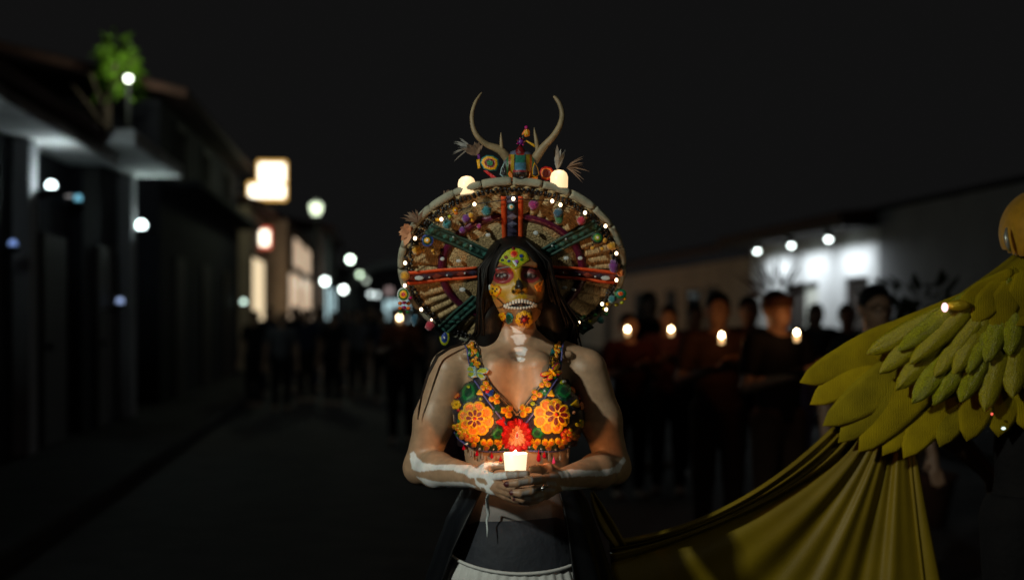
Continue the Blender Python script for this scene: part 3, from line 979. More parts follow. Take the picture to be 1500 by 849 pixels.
BY = bead('yellow_beads', (.70, .36, .006)); BO = bead('orange_beads', (.72, .17, .012)); BR = bead('red_beads', (.50, .010, .012))
BDR = bead('dark_red_beads', (.13, .004, .007)); BG = bead('green_beads', (.008, .15, .035)); BDG = bead('dark_green_beads', (.006, .05, .025))
BB = bead('blue_beads', (.012, .045, .26)); BP = bead('purple_beads', (.13, .015, .19)); BM = bead('magenta_beads', (.38, .008, .14))
BW = bead('white_beads', (.62, .66, .68)); BK = bead('black_beads', (.012, .012, .014)); BT = bead('teal_beads', (.008, .15, .16))
BLB = bead('lilac_cord', (.10, .10, .30), bscale=700); BPK = bead('peach_beads', (.72, .28, .12)); BLG = bead('lime_beads', (.34, .38, .012))
BLBL = bead('pale_blue_beads', (.25, .42, .46)); BCR = mat('red_crystal', (.40, .004, .02), rough=.06, var=.05, spec=.9, coat=.6)
BCC = mat('smoke_crystal', (.22, .20, .18), rough=.07, var=.05, spec=.9, coat=.6); BPKC = mat('pink_crystal', (.75, .06, .22), rough=.06, var=.05, spec=.9, coat=.6)
BTOOTH = mat('white_enamel', (.58, .57, .52), rough=.4, var=.05, vscale=200)

# ---- face jewels and teeth (parts of the woman)
fj = thing_part = None
def part(name, parent):        # an empty part that holds sub-parts
    o = bpy.data.objects.new(name, None); COL.objects.link(o); o.parent = parent; o.empty_display_size = .05
    return o
FOREHEAD = relief('forehead_ornament', [(731,383),(734,374),(741,366),(752,361.5),(763,364),(771,371),(775,381),(768,386),(760,391),(754,394.5),(746,390),(738,387)],
                  [(1.0, .002, 0), (.86, .0032, 1), (.45, .0036, 1)], [BG, BLG], WOMAN)
for cx, cy, r, rs, ms in ((753, 373, 5.4, [(1, .0045, 0), (.7, .005, 1), (.35, .0055, 2)], [BR, BO, BR]),
                          (742, 378, 2.6, [(1, .005, 0), (.5, .0055, 1)], [BG, BDR]), (763, 376, 2.6, [(1, .005, 0), (.5, .0055, 1)], [BDG, BB]),
                          (746, 384, 2.5, [(1, .005, 0), (.5, .0055, 1)], [BB, BB]), (764, 382, 2.3, [(1, .005, 0), (.5, .0055, 1)], [BG, BG]),
                          (752, 365.5, 2.2, [(1, .005, 0), (.5, .0055, 1)], [BDR, BDR]), (737, 382, 2.2, [(1, .005, 0), (.5, .0055, 1)], [BDG, BDG])):
    relief('bead_flower', disc(cx, cy, r, 8), rs, ms, FOREHEAD)
relief('gem', disc(756.5, 384.5, 3.2, 6), [(1, .005, 0), (.6, .0075, 0)], [mat('lilac_gem', (.34, .14, .55), rough=.08, spec=.9, var=.03)], FOREHEAD)
relief('gem', [(750.5,383),(753,382.5),(758,390),(755.5,391)], [(1, .0045, 0), (.6, .006, 0)], [mat('clear_gem', (.62, .74, .76), rough=.1, spec=.9, var=.03)], FOREHEAD)
# cheek flower, cheek leaf, chin flowers
cf = relief('cheek_flower', [(718,418),(721,415.5),(725,419),(731,418.5),(735,423),(733,429),(728,434),(724,432),(719,431),(717,425)],
            [(1, .002, 0), (.82, .0035, 1), (.3, .004, 2)], [BY, BO, BY], WOMAN)
for cx, cy in ((724,423),(727,426),(723,428),(729,423.5)):
    relief('bead', disc(cx, cy, 1.25, 6), [(1, .005, 0), (.5, .0056, 0)], [BK], cf)
relief('gem', [(717.5,417.5),(719.5,416.5),(720.5,423.5),(718.5,424.5)], [(1, .0045, 0)], [MATS['clear_gem']], cf)
relief('cheek_leaf', [(782,418),(788,414),(796,409),(794,418),(792,427),(786,426)], [(1, .0015, 0), (.75, .003, 1)], [BY, BO], WOMAN)
ch = part('chin_flower', WOMAN)
for k in range(7):
    a = -PI/2 + 2*PI*k/7
    relief('petal', petal_outline(767.5, 467, a, 2.5, 12.2, 5.0, 9), [(1, .0035, 0), (.55, .005, 1)], [BO, BY], ch)
for k in range(7):
    a = -PI/2 + 2*PI*(k+.5)/7
    relief('petal', petal_outline(767.5, 467, a, .5, 7.0, 2.0, 8, .6), [(1, .006, 0), (.6, .007, 0)], [BDR], ch)
relief('flower_core', disc(767.5, 467, 2.2, 8), [(1, .008, 0), (.5, .009, 1)], [BR, BR], ch)
sf = part('jaw_flower', WOMAN)
for k in range(5):
    relief('petal', petal_outline(736.5, 463, 2*PI*k/5, .8, 6.2, 2.7, 8), [(1, .003, 0), (.35, .0042, 1)], [BO, BY], sf)
relief('jaw_leaf', [(741,462),(744,457),(750,459),(753,464),(751,471),(746,474),(742,470)], [(1, .0025, 0), (.7, .004, 1), (.3, .0045, 0)], [BDG, BT], WOMAN)
te = part('teeth', WOMAN)
up = [(739.5,446.2),(743.6,444.6),(747.6,443),(751.8,441),(756,439.6),(760.4,439),(764.8,439),(769.2,439.6),(773.4,440.6),(777.4,442),(781.2,443.6),(784.8,445.2)]
lw = [(741.5,450.4),(745.6,451),(749.8,451.4),(754,451.8),(758.4,451.9),(762.8,451.8),(767.2,451.4),(771.6,450.9),(775.8,450.2),(779.8,449.4),(783.6,448.6)]
for k, (x, y) in enumerate(up):
    y += 1.6; h = 3.1 if 2 < k < 9 else 2.5
    relief('tooth', [(x-1.75,y-h+1),(x,y-h),(x+1.75,y-h+1),(x+1.65,y+h-.6),(x,y+h),(x-1.65,y+h-.6)], [(1, .0012, 0), (.62, .0022, 0)], [BTOOTH], te)
for k, (x, y) in enumerate(lw):
    y -= .7; h = 2.2
    relief('tooth', [(x-1.65,y-h+.6),(x,y-h),(x+1.65,y-h+.6),(x+1.7,y+h-1),(x,y+h),(x-1.7,y+h-1)], [(1, .0012, 0), (.62, .0022, 0)], [BTOOTH], te)

# ---- beaded top
TOPPOLY = [(681,507),(697,500),(704,522),(709,541),(717,563),(729,580),(744,595),(757,607),(770,596),(783,579),(796,561),(803,541),(808,520),(813,499),(826,501),
           (823,520),(820,545),(826,553),(838,556),(848,566),(858,580),(861,600),(857,622),(847,642),(834,653),(815,657),(790,658.5),(757,661),(728,659.5),(708,657),
           (690,650),(676,641),(668,626),(664,606),(663,586),(668,570),(679,562),(691,557),(693,545),(689,528)]
TOP = part('beaded_top', WOMAN)
st = 3.0
ii = {}
mb = MB()
xs = np.arange(655, 870, st); ys = np.arange(495, 668, st)
XX, YY = np.meshgrid(xs, ys, indexing='ij')
keep = in_poly(XX.ravel(), YY.ravel(), TOPPOLY).reshape(XX.shape)
pts = surf(XX.ravel(), YY.ravel())+surf_n(XX.ravel(), YY.ravel())*.0035
ptb = surf(XX.ravel(), YY.ravel())-surf_n(XX.ravel(), YY.ravel())*.004
nj = len(ys)
fs = []
N_ = len(pts)
cellk = keep[:-1, :-1] & keep[1:, :-1] & keep[:-1, 1:] & keep[1:, 1:]
for i, j in np.argwhere(cellk):
    a, b, c, d = i*nj+j, (i+1)*nj+j, (i+1)*nj+j+1, i*nj+j+1
    fs.append((a, d, c, b))
    for (p, q, oi, oj) in ((a, b, i, j-1), (c, d, i, j+1), (d, a, i-1, j), (b, c, i+1, j)):
        if not (0 <= oi < cellk.shape[0] and 0 <= oj < cellk.shape[1] and cellk[oi, oj]):
            fs.append((p, q, q+N_, p+N_))
mb.add(np.concatenate([pts, ptb]), fs)
mb.build('top_fabric', bead('dark_backing', (.022, .020, .030)), TOP, smooth=True)
# band round the back
G = []
for k in range(25):
    th = math.radians(-28) + math.radians(236)*k/24
    G.append([(.012+.137*math.cos(th), 3.318+.094*math.sin(th), z) for z in (1.115, 1.15, 1.185, 1.21)])
MB().grid(np.array(G)).build('back_band', MATS['dark_backing'], TOP, smooth=True, thick=.006)

def cord(pts, r, m, par=TOP, h=.006, name='cord', nn=24):
    pts = np.array(pts, float)
    s_ = np.linspace(0, len(pts)-1, nn)
    q = np.stack([np.interp(s_, range(len(pts)), pts[:, k]) for k in (0, 1)], 1)
    q = np.concatenate([q[:1], (q[:-2]+q[1:-1]*2+q[2:])/4, q[-1:]])
    w_ = surf(q[:, 0], q[:, 1])+surf_n(q[:, 0], q[:, 1])*h
    return MB().tube(w_, r, 6).build(name, m, par, smooth=True)
cord([(697,559),(704,571),(711,584),(726,604),(740,622)], .0021, BLB)
cord([(815,556),(806,572),(796,590),(783,606),(771,622)], .0021, BLB)
cord([(668,630),(676,642),(691,651),(712,658.5),(728,660.5),(740,660)], .0024, BLB)
cord([(774,659.5),(790,659.5),(808,658),(826,656),(842,648)], .0024, BLB)
cord([(682,507),(686,520),(690,535)], .0020, BLB)
cord([(824,503),(823,516),(820.5,530),(818,543)], .0020, BLB)
cord([(698,502),(705,524),(710,541),(718,563),(730,580),(745,595),(757,606)], .0013, BK)
cord([(757,606),(769,596),(782,579),(795,561),(802,541),(807,520),(812,501)], .0013, BK)

def flower(cx, cy, R, n, mats, rings, w, r0=.12, a0=0, h=.004, point=0.0, sx=1.0):
    for k in range(n):
        a = a0+2*PI*k/n
        o = np.array(petal_outline(cx, cy, a, R*r0, R, w, 10, point))
        o[:, 0] = cx+(o[:, 0]-cx)*sx
        relief('petal', o, rings, mats, TOP, base=h+.0006*(k % 2))
def tri(cx, cy, s_, ang, mats, rings=((1, .004, 0), (.6, .006, 1)), name='bead_triangle'):
    o = []
    for k in range(3):
        a = ang+2*PI*k/3
        for da in (-.16, .16):
            o.append((cx+s_*math.cos(a+da), cy+s_*math.sin(a+da)))
    relief(name, o, list(rings), mats, TOP, base=.002)
def trefoil(cx, cy, s_, ang, mats=(BY, BO)):
    for k in range(3):
        a = ang+2*PI*k/3
        relief('petal', petal_outline(cx, cy, a, -.5, s_, s_*.46, 8), [(1, .004, 0), (.6, .0056, 0), (.34, .0058, 1)], list(mats), TOP, base=.002+.0005*k)
def dot(cx, cy, r, mats, h=.006):
    relief('bead', disc(cx, cy, r, 8), [(1, h, 0), (.62, h+.0022, min(1, len(mats)-1)), (.3, h+.003, len(mats)-1)], list(mats), TOP)
def leaf(o, mats):
    relief('leaf', o, [(1, .0035, 0), (.72, .0055, 1), (.42, .006, 0), (.2, .0062, 1)], list(mats), TOP, base=.001)
# left breast
leaf([(676,583),(677,572),(682,564),(690,559.5),(697,562),(700,572),(699,582),(692,588),(684,592),(679,590)], (BG, BDG))
dot(688.7, 569, 3.6, (BLG, BK, BLG))
leaf([(721,629),(728,622),(735,625),(737,634),(731,642),(722,642),(718,636)], (BG, BDG))
flower(697.8, 612.6, 25.5, 8, [BY, BO, BPK], [(1, .001, 0), (.86, .0055, 0), (.56, .0064, 0), (.46, .0055, 1), (.2, .0055, 1)], 9.4, .20, .25)
flower(697.0, 612.0, 14.0, 8, [BY, BDR], [(1, .0045, 0), (.58, .006, 0), (.5, .0058, 1), (.3, .0058, 1)], 3.9, .05, .05, .0085)
dot(697, 612, 2.2, (BR, BR), .015); dot(712, 612.5, 2.4, (BW, BY), .012)
flower(668, 578, 7.5, 6, [BO, BR], [(1, .003, 1), (.6, .005, 0)], 3.0, .1, .3, .002)
flower(670.5, 593, 7.0, 6, [BO, BY], [(1, .003, 0), (.6, .005, 1)], 2.8, .1, .1, .002)
flower(665, 574, 5.0, 5, [BDR, BR], [(1, .003, 0), (.6, .005, 1)], 2.4, .1, .8, .003)
dot(676.5, 610, 2.4, (BW, BPK)); dot(674.5, 616, 2.6, (BT, BG)); dot(674, 601, 2.4, (BDR, BR))
trefoil(671.5, 624, 6.5, 1.2); trefoil(679, 634, 7.5, 1.7)
tri(673, 634, 4.5, 1.2, [BDG, BG])
flower(689.5, 636, 9.5, 6, [BDR, BR, BO], [(1, .003, 0), (.6, .005, 1), (.3, .0055, 2)], 4.2, .1, .2, .003)
for (x, y, a) in ((711.8, 567, -PI/2), (724, 585, -PI/2+.5), (741, 602, -PI/2+.7)): trefoil(x, y, 9.0 if y < 590 else 10.5, a)
dot(713.5, 574.5, 3.2, (BM, BR), .008); tri(717.5, 577, 7, 1.2, [BP, BB]); dot(704, 585, 2.5, (BW, BLG)); tri(704, 576, 6, .6, [BO, BY])
tri(727, 598.5, 8.5, .5, [BG, BDG]); tri(733, 617, 7.5, 1.0, [BO, BR])
for x, y in ((694.5, 643), (712.5, 647.5), (731.5, 648)): trefoil(x, y, 9.8, PI/2)
for x, y in ((686, 645), (703, 652), (722.5, 653.5), (739, 654)): tri(x, y, 8.0, -PI/2, [BG, BDG]); dot(x, y+.5, 1.6, (BG, BW), .008)
# right breast
leaf([(812,580),(813,570),(817,563),(824,561),(833,563),(837,571),(836,581),(829,588),(822,587)], (BG, BDG))
dot(823, 561, 4.0, (BLG, BLG, BW)); tri(838.5, 571, 6, 1.4, [BY, BO])
leaf([(780,628),(788,620),(797,626),(799,634),(794,641),(785,640),(778,634)], (BG, BDG))
flower(808.0, 609, 26.0, 8, [BY, BO, BPK], [(1, .001, 0), (.86, .0055, 0), (.56, .0064, 0), (.46, .0055, 1), (.2, .0055, 1)], 9.4, .20, .35)
flower(814.5, 606.5, 17.5, 8, [BY, BDR], [(1, .0045, 0), (.60, .006, 0), (.52, .0058, 1), (.3, .0058, 1)], 4.6, .05, .1, .0085)
dot(814.5, 606.5, 2.4, (BR, BR), .016)
for (x, y, a) in ((798.6, 562, -PI/2), (787, 579, -PI/2-.5), (771, 601, -PI/2-.7)): trefoil(x, y, 9.0 if y < 590 else 10.5, a)
dot(783, 592, 5.0, (BLG, BK, BLG)); tri(799, 575, 7.5, 1.2, [BDG, BG]); dot(799, 574, 2.0, (BW, BLBL), .009); tri(807, 578, 6, .6, [BO, BY])
dot(812, 553, 2.2, (BG, BG)); dot(838.5, 604, 2.6, (BW, BPK)); tri(841, 592, 6.5, .8, [BLG, BY])
flower(829.5, 635, 9.5, 6, [BDR, BR, BO], [(1, .003, 0), (.6, .005, 1), (.3, .0055, 2)], 4.2, .1, .2, .003)
trefoil(834, 632, 6.5, .4, (BY, BLG)); trefoil(848, 620, 7, .9, (BLG, BY)); trefoil(843, 640, 6.5, 1.2, (BY, BO))
flower(851, 581, 7.5, 6, [BR, BDR], [(1, .003, 1), (.6, .005, 0)], 3.0, .1, .3, .003)
flower(853, 594, 7.5, 6, [BR, BO], [(1, .003, 0), (.6, .005, 1)], 2.8, .1, .1, .003)
for x, y in ((784.6, 647), (803.6, 647.5), (821.5, 646)): trefoil(x, y, 9.8, PI/2)
for x, y in ((775.5, 653), (793, 653.5), (813, 653), (831, 649)): tri(x, y, 8.0, -PI/2, [BG, BDG]); dot(x, y+.5, 1.6, (BG, BW), .008)
# centre flower
flower(757, 636.5, 25.5, 14, [BR, BR], [(1, .004, 0), (.6, .007, 1)], 6.0, .45, .1, .006, .35)
flower(757, 636.5, 16.8, 14, [BPK, BPK], [(1, .004, 0), (.6, .006, 1)], 3.9, .35, .3, .0115, .45)
relief('flower_core', disc(757, 636.5, 10.0, 16), [(1, .0155, 0), (.82, .0175, 0), (.74, .0170, 1), (.45, .017, 1)], [BR, BPK], TOP)
relief('flower_core', disc(757.2, 636, 3.6, 10, 5.6), [(1, .0195, 0), (.7, .0205, 0), (.62, .021, 1)], [BW, BR], TOP)
# straps
for x, y, a in ((691, 508.5, 1.0), (694, 516, 2.2), (697.5, 527, 1.1), (701, 535, 1.6)): trefoil(x, y, 6.4, a)
for x, y, a in ((817, 507, .8), (815, 516, 2.0), (813, 525, 1.0), (810, 534, 1.8)): trefoil(x, y, 6.0, a)
for x, y in ((688.5, 518), (693, 533), (701, 521)): tri(x, y, 5, .3, [BDG, BG])
dot(688, 518, 1.3, (BW, BW), .007)
for x, y in ((819.5, 514), (818, 531), (809, 517)): tri(x, y, 4.6, .3, [BDG, BT])
# butterflies
def butterfly(cx, cy, ang, s_, c1, c2, c3, c4):
    ca, sa = math.cos(ang), math.sin(ang)
    T = lambda pts: [(cx+s_*(x*ca-y*sa), cy+s_*(x*sa+y*ca)) for x, y in pts]
    for sgn in (-1, 1):
        relief('butterfly_wing', T([(0,-1), (sgn*5,-7), (sgn*12,-9), (sgn*15,-6), (sgn*13,-1), (sgn*7,1.5), (0,1)]), [(1, .004, 0), (.74, .006, 1), (.35, .0065, 2)], [c1, c2, c3], TOP, base=.008)
        relief('butterfly_wing', T([(0,0), (sgn*7,1), (sgn*11,4), (sgn*10,9), (sgn*5,10), (sgn*1.5,6)]), [(1, .004, 0), (.7, .006, 1), (.35, .0065, 2)], [c4, c2, c3], TOP, base=.0075)
    relief('butterfly_body', T([(-1.3,-6), (0,-8), (1.3,-6), (1.2,6), (0,8), (-1.2,6)]), [(1, .005, 0), (.5, .0075, 0)], [BLBL if c4 is BW else BY], TOP, base=.012)
butterfly(702, 547, .12, 1.0, BO, BLBL, BLG, BW)
butterfly(806, 547, -.62, .92, BB, BR, BY, BP)
# hanging drops
for x, y, l, m, r in ((686, 655, 6, BCR, 2.8), (694.5, 662, 11, BCC, 2.2), (702.7, 661, 7, BCR, 3.0), (709.8, 667, 9, BCC, 2.2), (722.5, 666, 7, BCR, 3.0), (735, 671, 7, BCR, 3.2),
                      (697.5, 664, 10, BCC, 1.4), (787, 668, 13, BCR, 3.6), (795, 665, 7, BCR, 3.2), (807.5, 673.5, 8, BPKC, 2.9), (801, 667, 12, BCC, 1.6), (816, 666, 12, BCC, 1.8), (826, 664, 11, BCC, 1.8)):
    p0 = surf(x, y)+surf_n(x, y)*.014
    mm = MB()
    px_ = 1/645.
    mm.tube([p0+np.array([0, 0, l*.9*px_]), p0+np.array([0, 0, l*.5*px_]), p0+np.array([0, 0, l*.1*px_]), p0-np.array([0, 0, l*.3*px_]), p0-np.array([0, 0, l*.5*px_])],
            [.0006, r*.35*px_, r*.85*px_, r*px_, r*.4*px_], 7)
    mm.build('crystal_drop', m, TOP, smooth=False)
MB().tube([P(794,716,2.976), P(797,712,2.985), P(801,711,3.0)], .004, 6).build('ring', mat('silver', (.5, .5, .5), rough=.25, metal=1.0), WOMAN, smooth=True)
# ------------------------------------------------------------------ the woman: hair
M_HAIR = mat('black_hair', (.0045, .0038, .0036), rough=.55, var=.3, vscale=60, spec=.22)
def hw(x, y, z):                      # head space -> world
    return HC + HR.astype(float) @ np.array([x, y, z])
def sd_hair(Q):
    q = (Q-HC.astype(np.float32)) @ HR
    qa = q.copy(); qa[:, 0] = np.abs(q[:, 0])
    d = d_ell(q, (0, .024, .032), (.077, .095, .092))
    d = smin(d, d_cap(qa, (.062, .012, .040), (.072, .020, -.060), .018, .024), .02)
    d = smin(d, d_cap(qa, (.072, .020, -.060), (.080, .050, -.115), .024, .028), .02)
    d = smin(d, d_cap(q, (0, .075, .03), (0, .105, -.15), .070, .070), .03)
    d = smax(d, -d_ell(q, (0, -.085, -.030), (.0575, .105, .112)), .010)
    m = Q.copy(); m[:, 1] = (m[:, 1]-3.42)*1.9+3.42
    d = smin(d, d_cap(m, (.012, 3.42, 1.34), (.0, 3.44, 1.08), .085, .065)*.6, .03)
    return d
hv, hq = sdf_mesh(sd_hair, (-.16, 3.15, 1.0), (.18, 3.50, 1.63), .006)
mb = MB(); mb.v = [tuple(map(float, p)) for p in hv]; mb.f = [tuple(map(int, q)) for q in hq]; mb.m = [0]*len(hq)
rr = random.Random(5)
for k in range(260):                  # locks beside the face, falling behind the shoulders
    s_ = -1 if k % 2 else 1
    a = rr.random(); b = rr.random()
    wob = lambda q: np.array([rr.gauss(0, q), rr.gauss(0, q), rr.gauss(0, q*.5)])
    p0 = hw(s_*(.030+.030*a), -.045+.07*a, .095-.02*a)
    p1 = hw(s_*(.066+.016*b), -.030+.075*a, .045)+wob(.003)
    p2 = hw(s_*(.071+.022*b), -.018+.075*a, -.030)+wob(.004)
    p3 = hw(s_*(.076+(.030 if s_ < 0 else .055)*b), .020+.060*a, -.095)+wob(.005)
    p4 = np.array([.012+s_*(.075+(.045 if s_ < 0 else .065)*b), 3.375+.05*a, 1.335])+wob(.006)
    p5 = np.array([.012+s_*(.060+.05*b), 3.43+.03*a, 1.22])+wob(.008)
    p6 = np.array([.012+s_*(.050+.05*b), 3.44+.03*a, 1.05+.08*b])+wob(.008)
    mb.tube([p0, p1, p2, p3, p4, p5, p6], [.0026, .0032, .0032, .0030, .0028, .0024, .0006], 4)
for k in range(9):                   # loose lock over the outside of one arm
    j = rr.gauss(0, .6)
    mb.tube([hw(-.078, .03, -.06)+np.array([0, rr.gauss(0, .004), 0]), P(683+j, 503, 3.30), P(662+j, 507+rr.gauss(0, 1.2), 3.288), P(641+j, 521+j, 3.276), P(627+j*.9, 548+j, 3.272),
             P(618+j*.8, 578, 3.275), P(612+j*.6, 612+rr.gauss(0, 6), 3.28)], [.002, .0013, .0012, .0011, .001, .0007, .0003], 4)
mb.build('hair', M_HAIR, WOMAN, smooth=True)

# ------------------------------------------------------------------ the woman: skirts
M_NAVY = mat('navy_jersey', (.013, .017, .027), rough=.75, var=.15, vscale=50, bump=.6, bscale=22, bdist=.012, sheen=.05)
M_BLACKC = mat('black_satin', (.0035, .0045, .0065), rough=.5, var=.3, vscale=12, bump=.25, bscale=40, spec=.22)
M_LACE = mat('white_pleated_cotton', (.60, .62, .62), rough=.8, var=.1, vscale=40, bump=.3, bscale=300)
def ring(z, a, b, n=72, dz=None, fold=0.0, nf=0, c=(.012, 3.315), th0=0.0, th1=2*PI, ph=0.0):
    o = []
    for k in range(n):
        th = th0+(th1-th0)*k/(n if th1-th0 > 6.28 else n-1)
        q = 1+fold*math.sin(nf*th+ph)+fold*.5*math.sin(nf*.37*th+1.3)
        o.append((c[0]+a*q*math.cos(th), c[1]+b*q*math.sin(th), z+(dz(th) if dz else 0)))
    return o
zt = 1.42-(764-460)/648.
rows = []
for z, a, b in ((zt+.001, .112, .084), (zt, .116, .089), (zt-.06, .133, .099), (zt-.12, .154, .112), (zt-.2, .168, .122)):
    rows.append(ring(z, a, b, dz=lambda th: .006*math.cos(th)))
MB().grid(np.array(rows), closed=True).build('hip_wrap', M_NAVY, WOMAN, smooth=True)
rows = []
vdip = lambda th: -.030*max(0, -math.sin(th))**1.5 - .004*math.cos(th)
for i in range(14):
    s_ = i/13
    z = .865-.855*s_
    rows.append(ring(z, .158+.012*min(1, i)+.20*s_, .117+.010*min(1, i)+.20*s_, n=240, dz=(lambda th, k=1-s_: vdip(th)*k), fold=.012+.05*s_, nf=46))
MB().grid(np.array(rows), closed=True).build('pleated_skirt', M_LACE, WOMAN, smooth=True)
MB().tube([(.012+.1625*math.cos(2*PI*k/60), 3.315+.1215*math.sin(2*PI*k/60), .868+vdip(2*PI*k/60)) for k in range(61)], .004, 6).build('waistband', M_LACE, WOMAN, smooth=True)
# black open overskirt round the sides and back
rows = []
for i in range(16):
    s_ = i/15
    z = 1.030-1.0*s_
    n = 150
    o = []
    e0 = math.radians(-47-8*min(1, s_*4)); e1 = math.radians(180+52-22*min(1, s_*4.0))
    for k in range(n):
        th = e0+(e1-e0)*k/(n-1)
        a = .128+.26*s_**.75; b = .108+.22*s_**.75
        q = 1+(.015+.05*s_)*math.sin(17*th+.8*math.sin(3*th))+.02*s_*math.sin(31*th)
        dz = .022*math.cos(th*1.0+.4)*(1-s_)
        o.append((.012+a*q*math.cos(th), 3.325+b*q*math.sin(th), z+dz))
    rows.append(o)
MB().grid(np.array(rows)).build('overskirt', M_BLACKC, WOMAN, smooth=True, thick=.003)
# lavender shawl end showing behind the arm
G = []
for i in range(9):
    s_ = i/8
    G.append([P(640+34*k/8+8*s_, 618+62*s_, 3.45+.012*math.sin(k*1.9+s_*2)) for k in range(9)])
MB().grid(np.array(G)).build('shawl', mat('lavender_cloth', (.22, .16, .30), rough=.85, var=.2, vscale=60, bump=.4, bscale=260, sheen=.3), WOMAN, smooth=True, thick=.004)
MB().tube([P(716, 722, 3.075), P(713, 730, 3.13), P(714, 742, 3.195), P(715.5, 752, 3.20), P(713, 762, 3.205), P(714, 775, 3.20), P(713.5, 786, 3.195)],
          [.0032, .003, .0042, .0036, .0026, .0022, .0008], 6, flat=.4).build('ribbon', mat('white_ribbon', (.5, .56, .58), rough=.7), WOMAN, smooth=True)

# ------------------------------------------------------------------ candle in her hands
c0 = P(755, 693.5, 3.03)
CAN = thing('votive_candle', 'glowing white votive candle cupped in the woman\'s hands', 'candle', c0)
E_WAX = emat('glowing_wax', (1.0, .80, .50), 1.25)
k_ = 3.03/F
MB().lathe([(14.0*k_, 0), (15.0*k_, .002), (17.6*k_, 30*k_), (17.0*k_, 30.5*k_), (16*k_, 27*k_)], n=24).build('cup', E_WAX, CAN, world=False, smooth=True)
MB().lathe([(.0008, 27*k_), (5.0*k_, 28.5*k_), (4.2*k_, 30.5*k_), (2.0*k_, 32.5*k_), (.0004, 35*k_)], n=12).build('flame', emat('flame', (1.0, .82, .52), 8.0), CAN, world=False, smooth=True)
def flame_light(parent, loc, power, rad=.012, col=(1.0, .50, .20)):
    ld = bpy.data.lights.new('flame_light', 'POINT'); ld.energy = power; ld.color = col; ld.shadow_soft_size = rad
    lo = bpy.data.objects.new('flame_light', ld); COL.objects.link(lo); lo.parent = parent; lo.location = loc
flame_light(CAN, (-.002, -.004, 38*k_), 2.0, col=(1.0, .42, .15))

# ------------------------------------------------------------------ the hat
HT = math.radians(44)
EX = np.array([1., 0, 0]); EV = np.array([0, -math.sin(HT), math.cos(HT)]); EN = np.array([0, -math.cos(HT), -math.sin(HT)])
HATC = P(750, 393, 3.37)
def HL(u_, v_, h=0.0): return HATC+EX*u_+EV*v_+EN*h
def hat_pt(px, py, h=0.0):
    d = np.array([(px-750)/F, 1, -(py-HOR)/F]); o = np.array([0, 0, EYE])
    return o+d*(((HATC+EN*h-o) @ EN)/(d @ EN))
HAT = thing('hat', 'wide straw hat hung with pompoms, fairy lights and a beaded deer head', 'hat', HATC)
M_STRAW = bpy.data.materials.new('straw'); M_STRAW.use_nodes = True
nt = M_STRAW.node_tree; N, Lk = nt.nodes, nt.links
b = N['Principled BSDF']; b.inputs['Roughness'].default_value = .65
uv = N.new('ShaderNodeUVMap'); sp = N.new('ShaderNodeSeparateXYZ'); Lk.new(uv.outputs['UV'], sp.inputs[0])
cmb = N.new('ShaderNodeCombineXYZ')
m1 = N.new('ShaderNodeMath'); m1.operation = 'MULTIPLY'; m1.inputs[1].default_value = 15; Lk.new(sp.outputs['X'], m1.inputs[0]); Lk.new(m1.outputs[0], cmb.inputs[0])
m2 = N.new('ShaderNodeMath'); m2.operation = 'MULTIPLY'; m2.inputs[1].default_value = 26; Lk.new(sp.outputs['Y'], m2.inputs[0]); Lk.new(m2.outputs[0], cmb.inputs[1])
nz = N.new('ShaderNodeTexNoise'); nz.inputs['Scale'].default_value = 1.6; nz.inputs['Detail'].default_value = 3; Lk.new(cmb.outputs[0], nz.inputs['Vector'])
vo = N.new('ShaderNodeTexVoronoi'); vo.inputs['Scale'].default_value = 1.5; Lk.new(cmb.outputs[0], vo.inputs['Vector'])
rp = N.new('ShaderNodeValToRGB'); rp.color_ramp.elements[0].position = .32; rp.color_ramp.elements[0].color = (.13, .085, .035, 1); rp.color_ramp.elements[1].position = .68; rp.color_ramp.elements[1].color = (.62, .47, .24, 1)
Lk.new(nz.outputs['Fac'], rp.inputs[0]); Lk.new(rp.outputs[0], b.inputs['Base Color'])
bp = N.new('ShaderNodeBump'); bp.inputs['Strength'].default_value = .7; bp.inputs['Distance'].default_value = .003; Lk.new(vo.outputs['Distance'], bp.inputs['Height']); Lk.new(bp.outputs[0], b.inputs['Normal'])
def disc_mesh(name, radii, hts, mt, nth=180, fold=None, back=.006):
    G = []
    for r, h in zip(radii, hts):
        G.append([HL(r*math.cos(2*PI*k/nth), r*math.sin(2*PI*k/nth), h+(fold(r, 2*PI*k/nth) if fold else 0)) for k in range(nth)])
    mb = MB().grid(np.array(G), closed=True)
    o = mb.build(name, mt, HAT, smooth=True, thick=back)
    uvl = o.data.uv_layers.new(name='UVMap')
    co = [(k/nth*2*PI, r*10) for r in radii for k in range(nth)]
    for lp in o.data.loops: uvl.data[lp.index].uv = co[lp.vertex_index]
    return o
disc_mesh('brim', [.05, .09, .13, .163], [.012, .010, .006, .002], M_STRAW)
def folds(r, th):
    return .0055*math.sin(44*th+2*math.sin(5*th))*min(1, (r-.166)/.02)
disc_mesh('brim', [.168, .185, .20, .22, .24, .258], [.003, .001, 0, -.001, -.002, -.004], M_STRAW, 360, folds)
disc_mesh('brim_ring', [.158, .166, .175], [.006, .009, .006], bead('maroon_braid', (.085, .008, .035), bscale=260), 180)
G = []
for i in range(8):
    a = PI/2*i/7
    G.append([HL(.1*math.cos(a)*math.cos(2*PI*k/48)+.0, .1*math.cos(a)*math.sin(2*PI*k/48)+.01, -.010-.095*math.sin(a)) for k in range(48)])
MB().grid(np.array(G), closed=True).build('crown', mat('straw_crown', (.30, .20, .08), rough=.7, bump=.6, bscale=120), HAT, smooth=True)
M_RIM = mat('rim_wrapping', (.36, .365, .28), rough=.85, var=.25, vscale=40, bump=.6, bscale=200, btype='wave', bdist=.002)
rr = random.Random(9)
nseg = 24
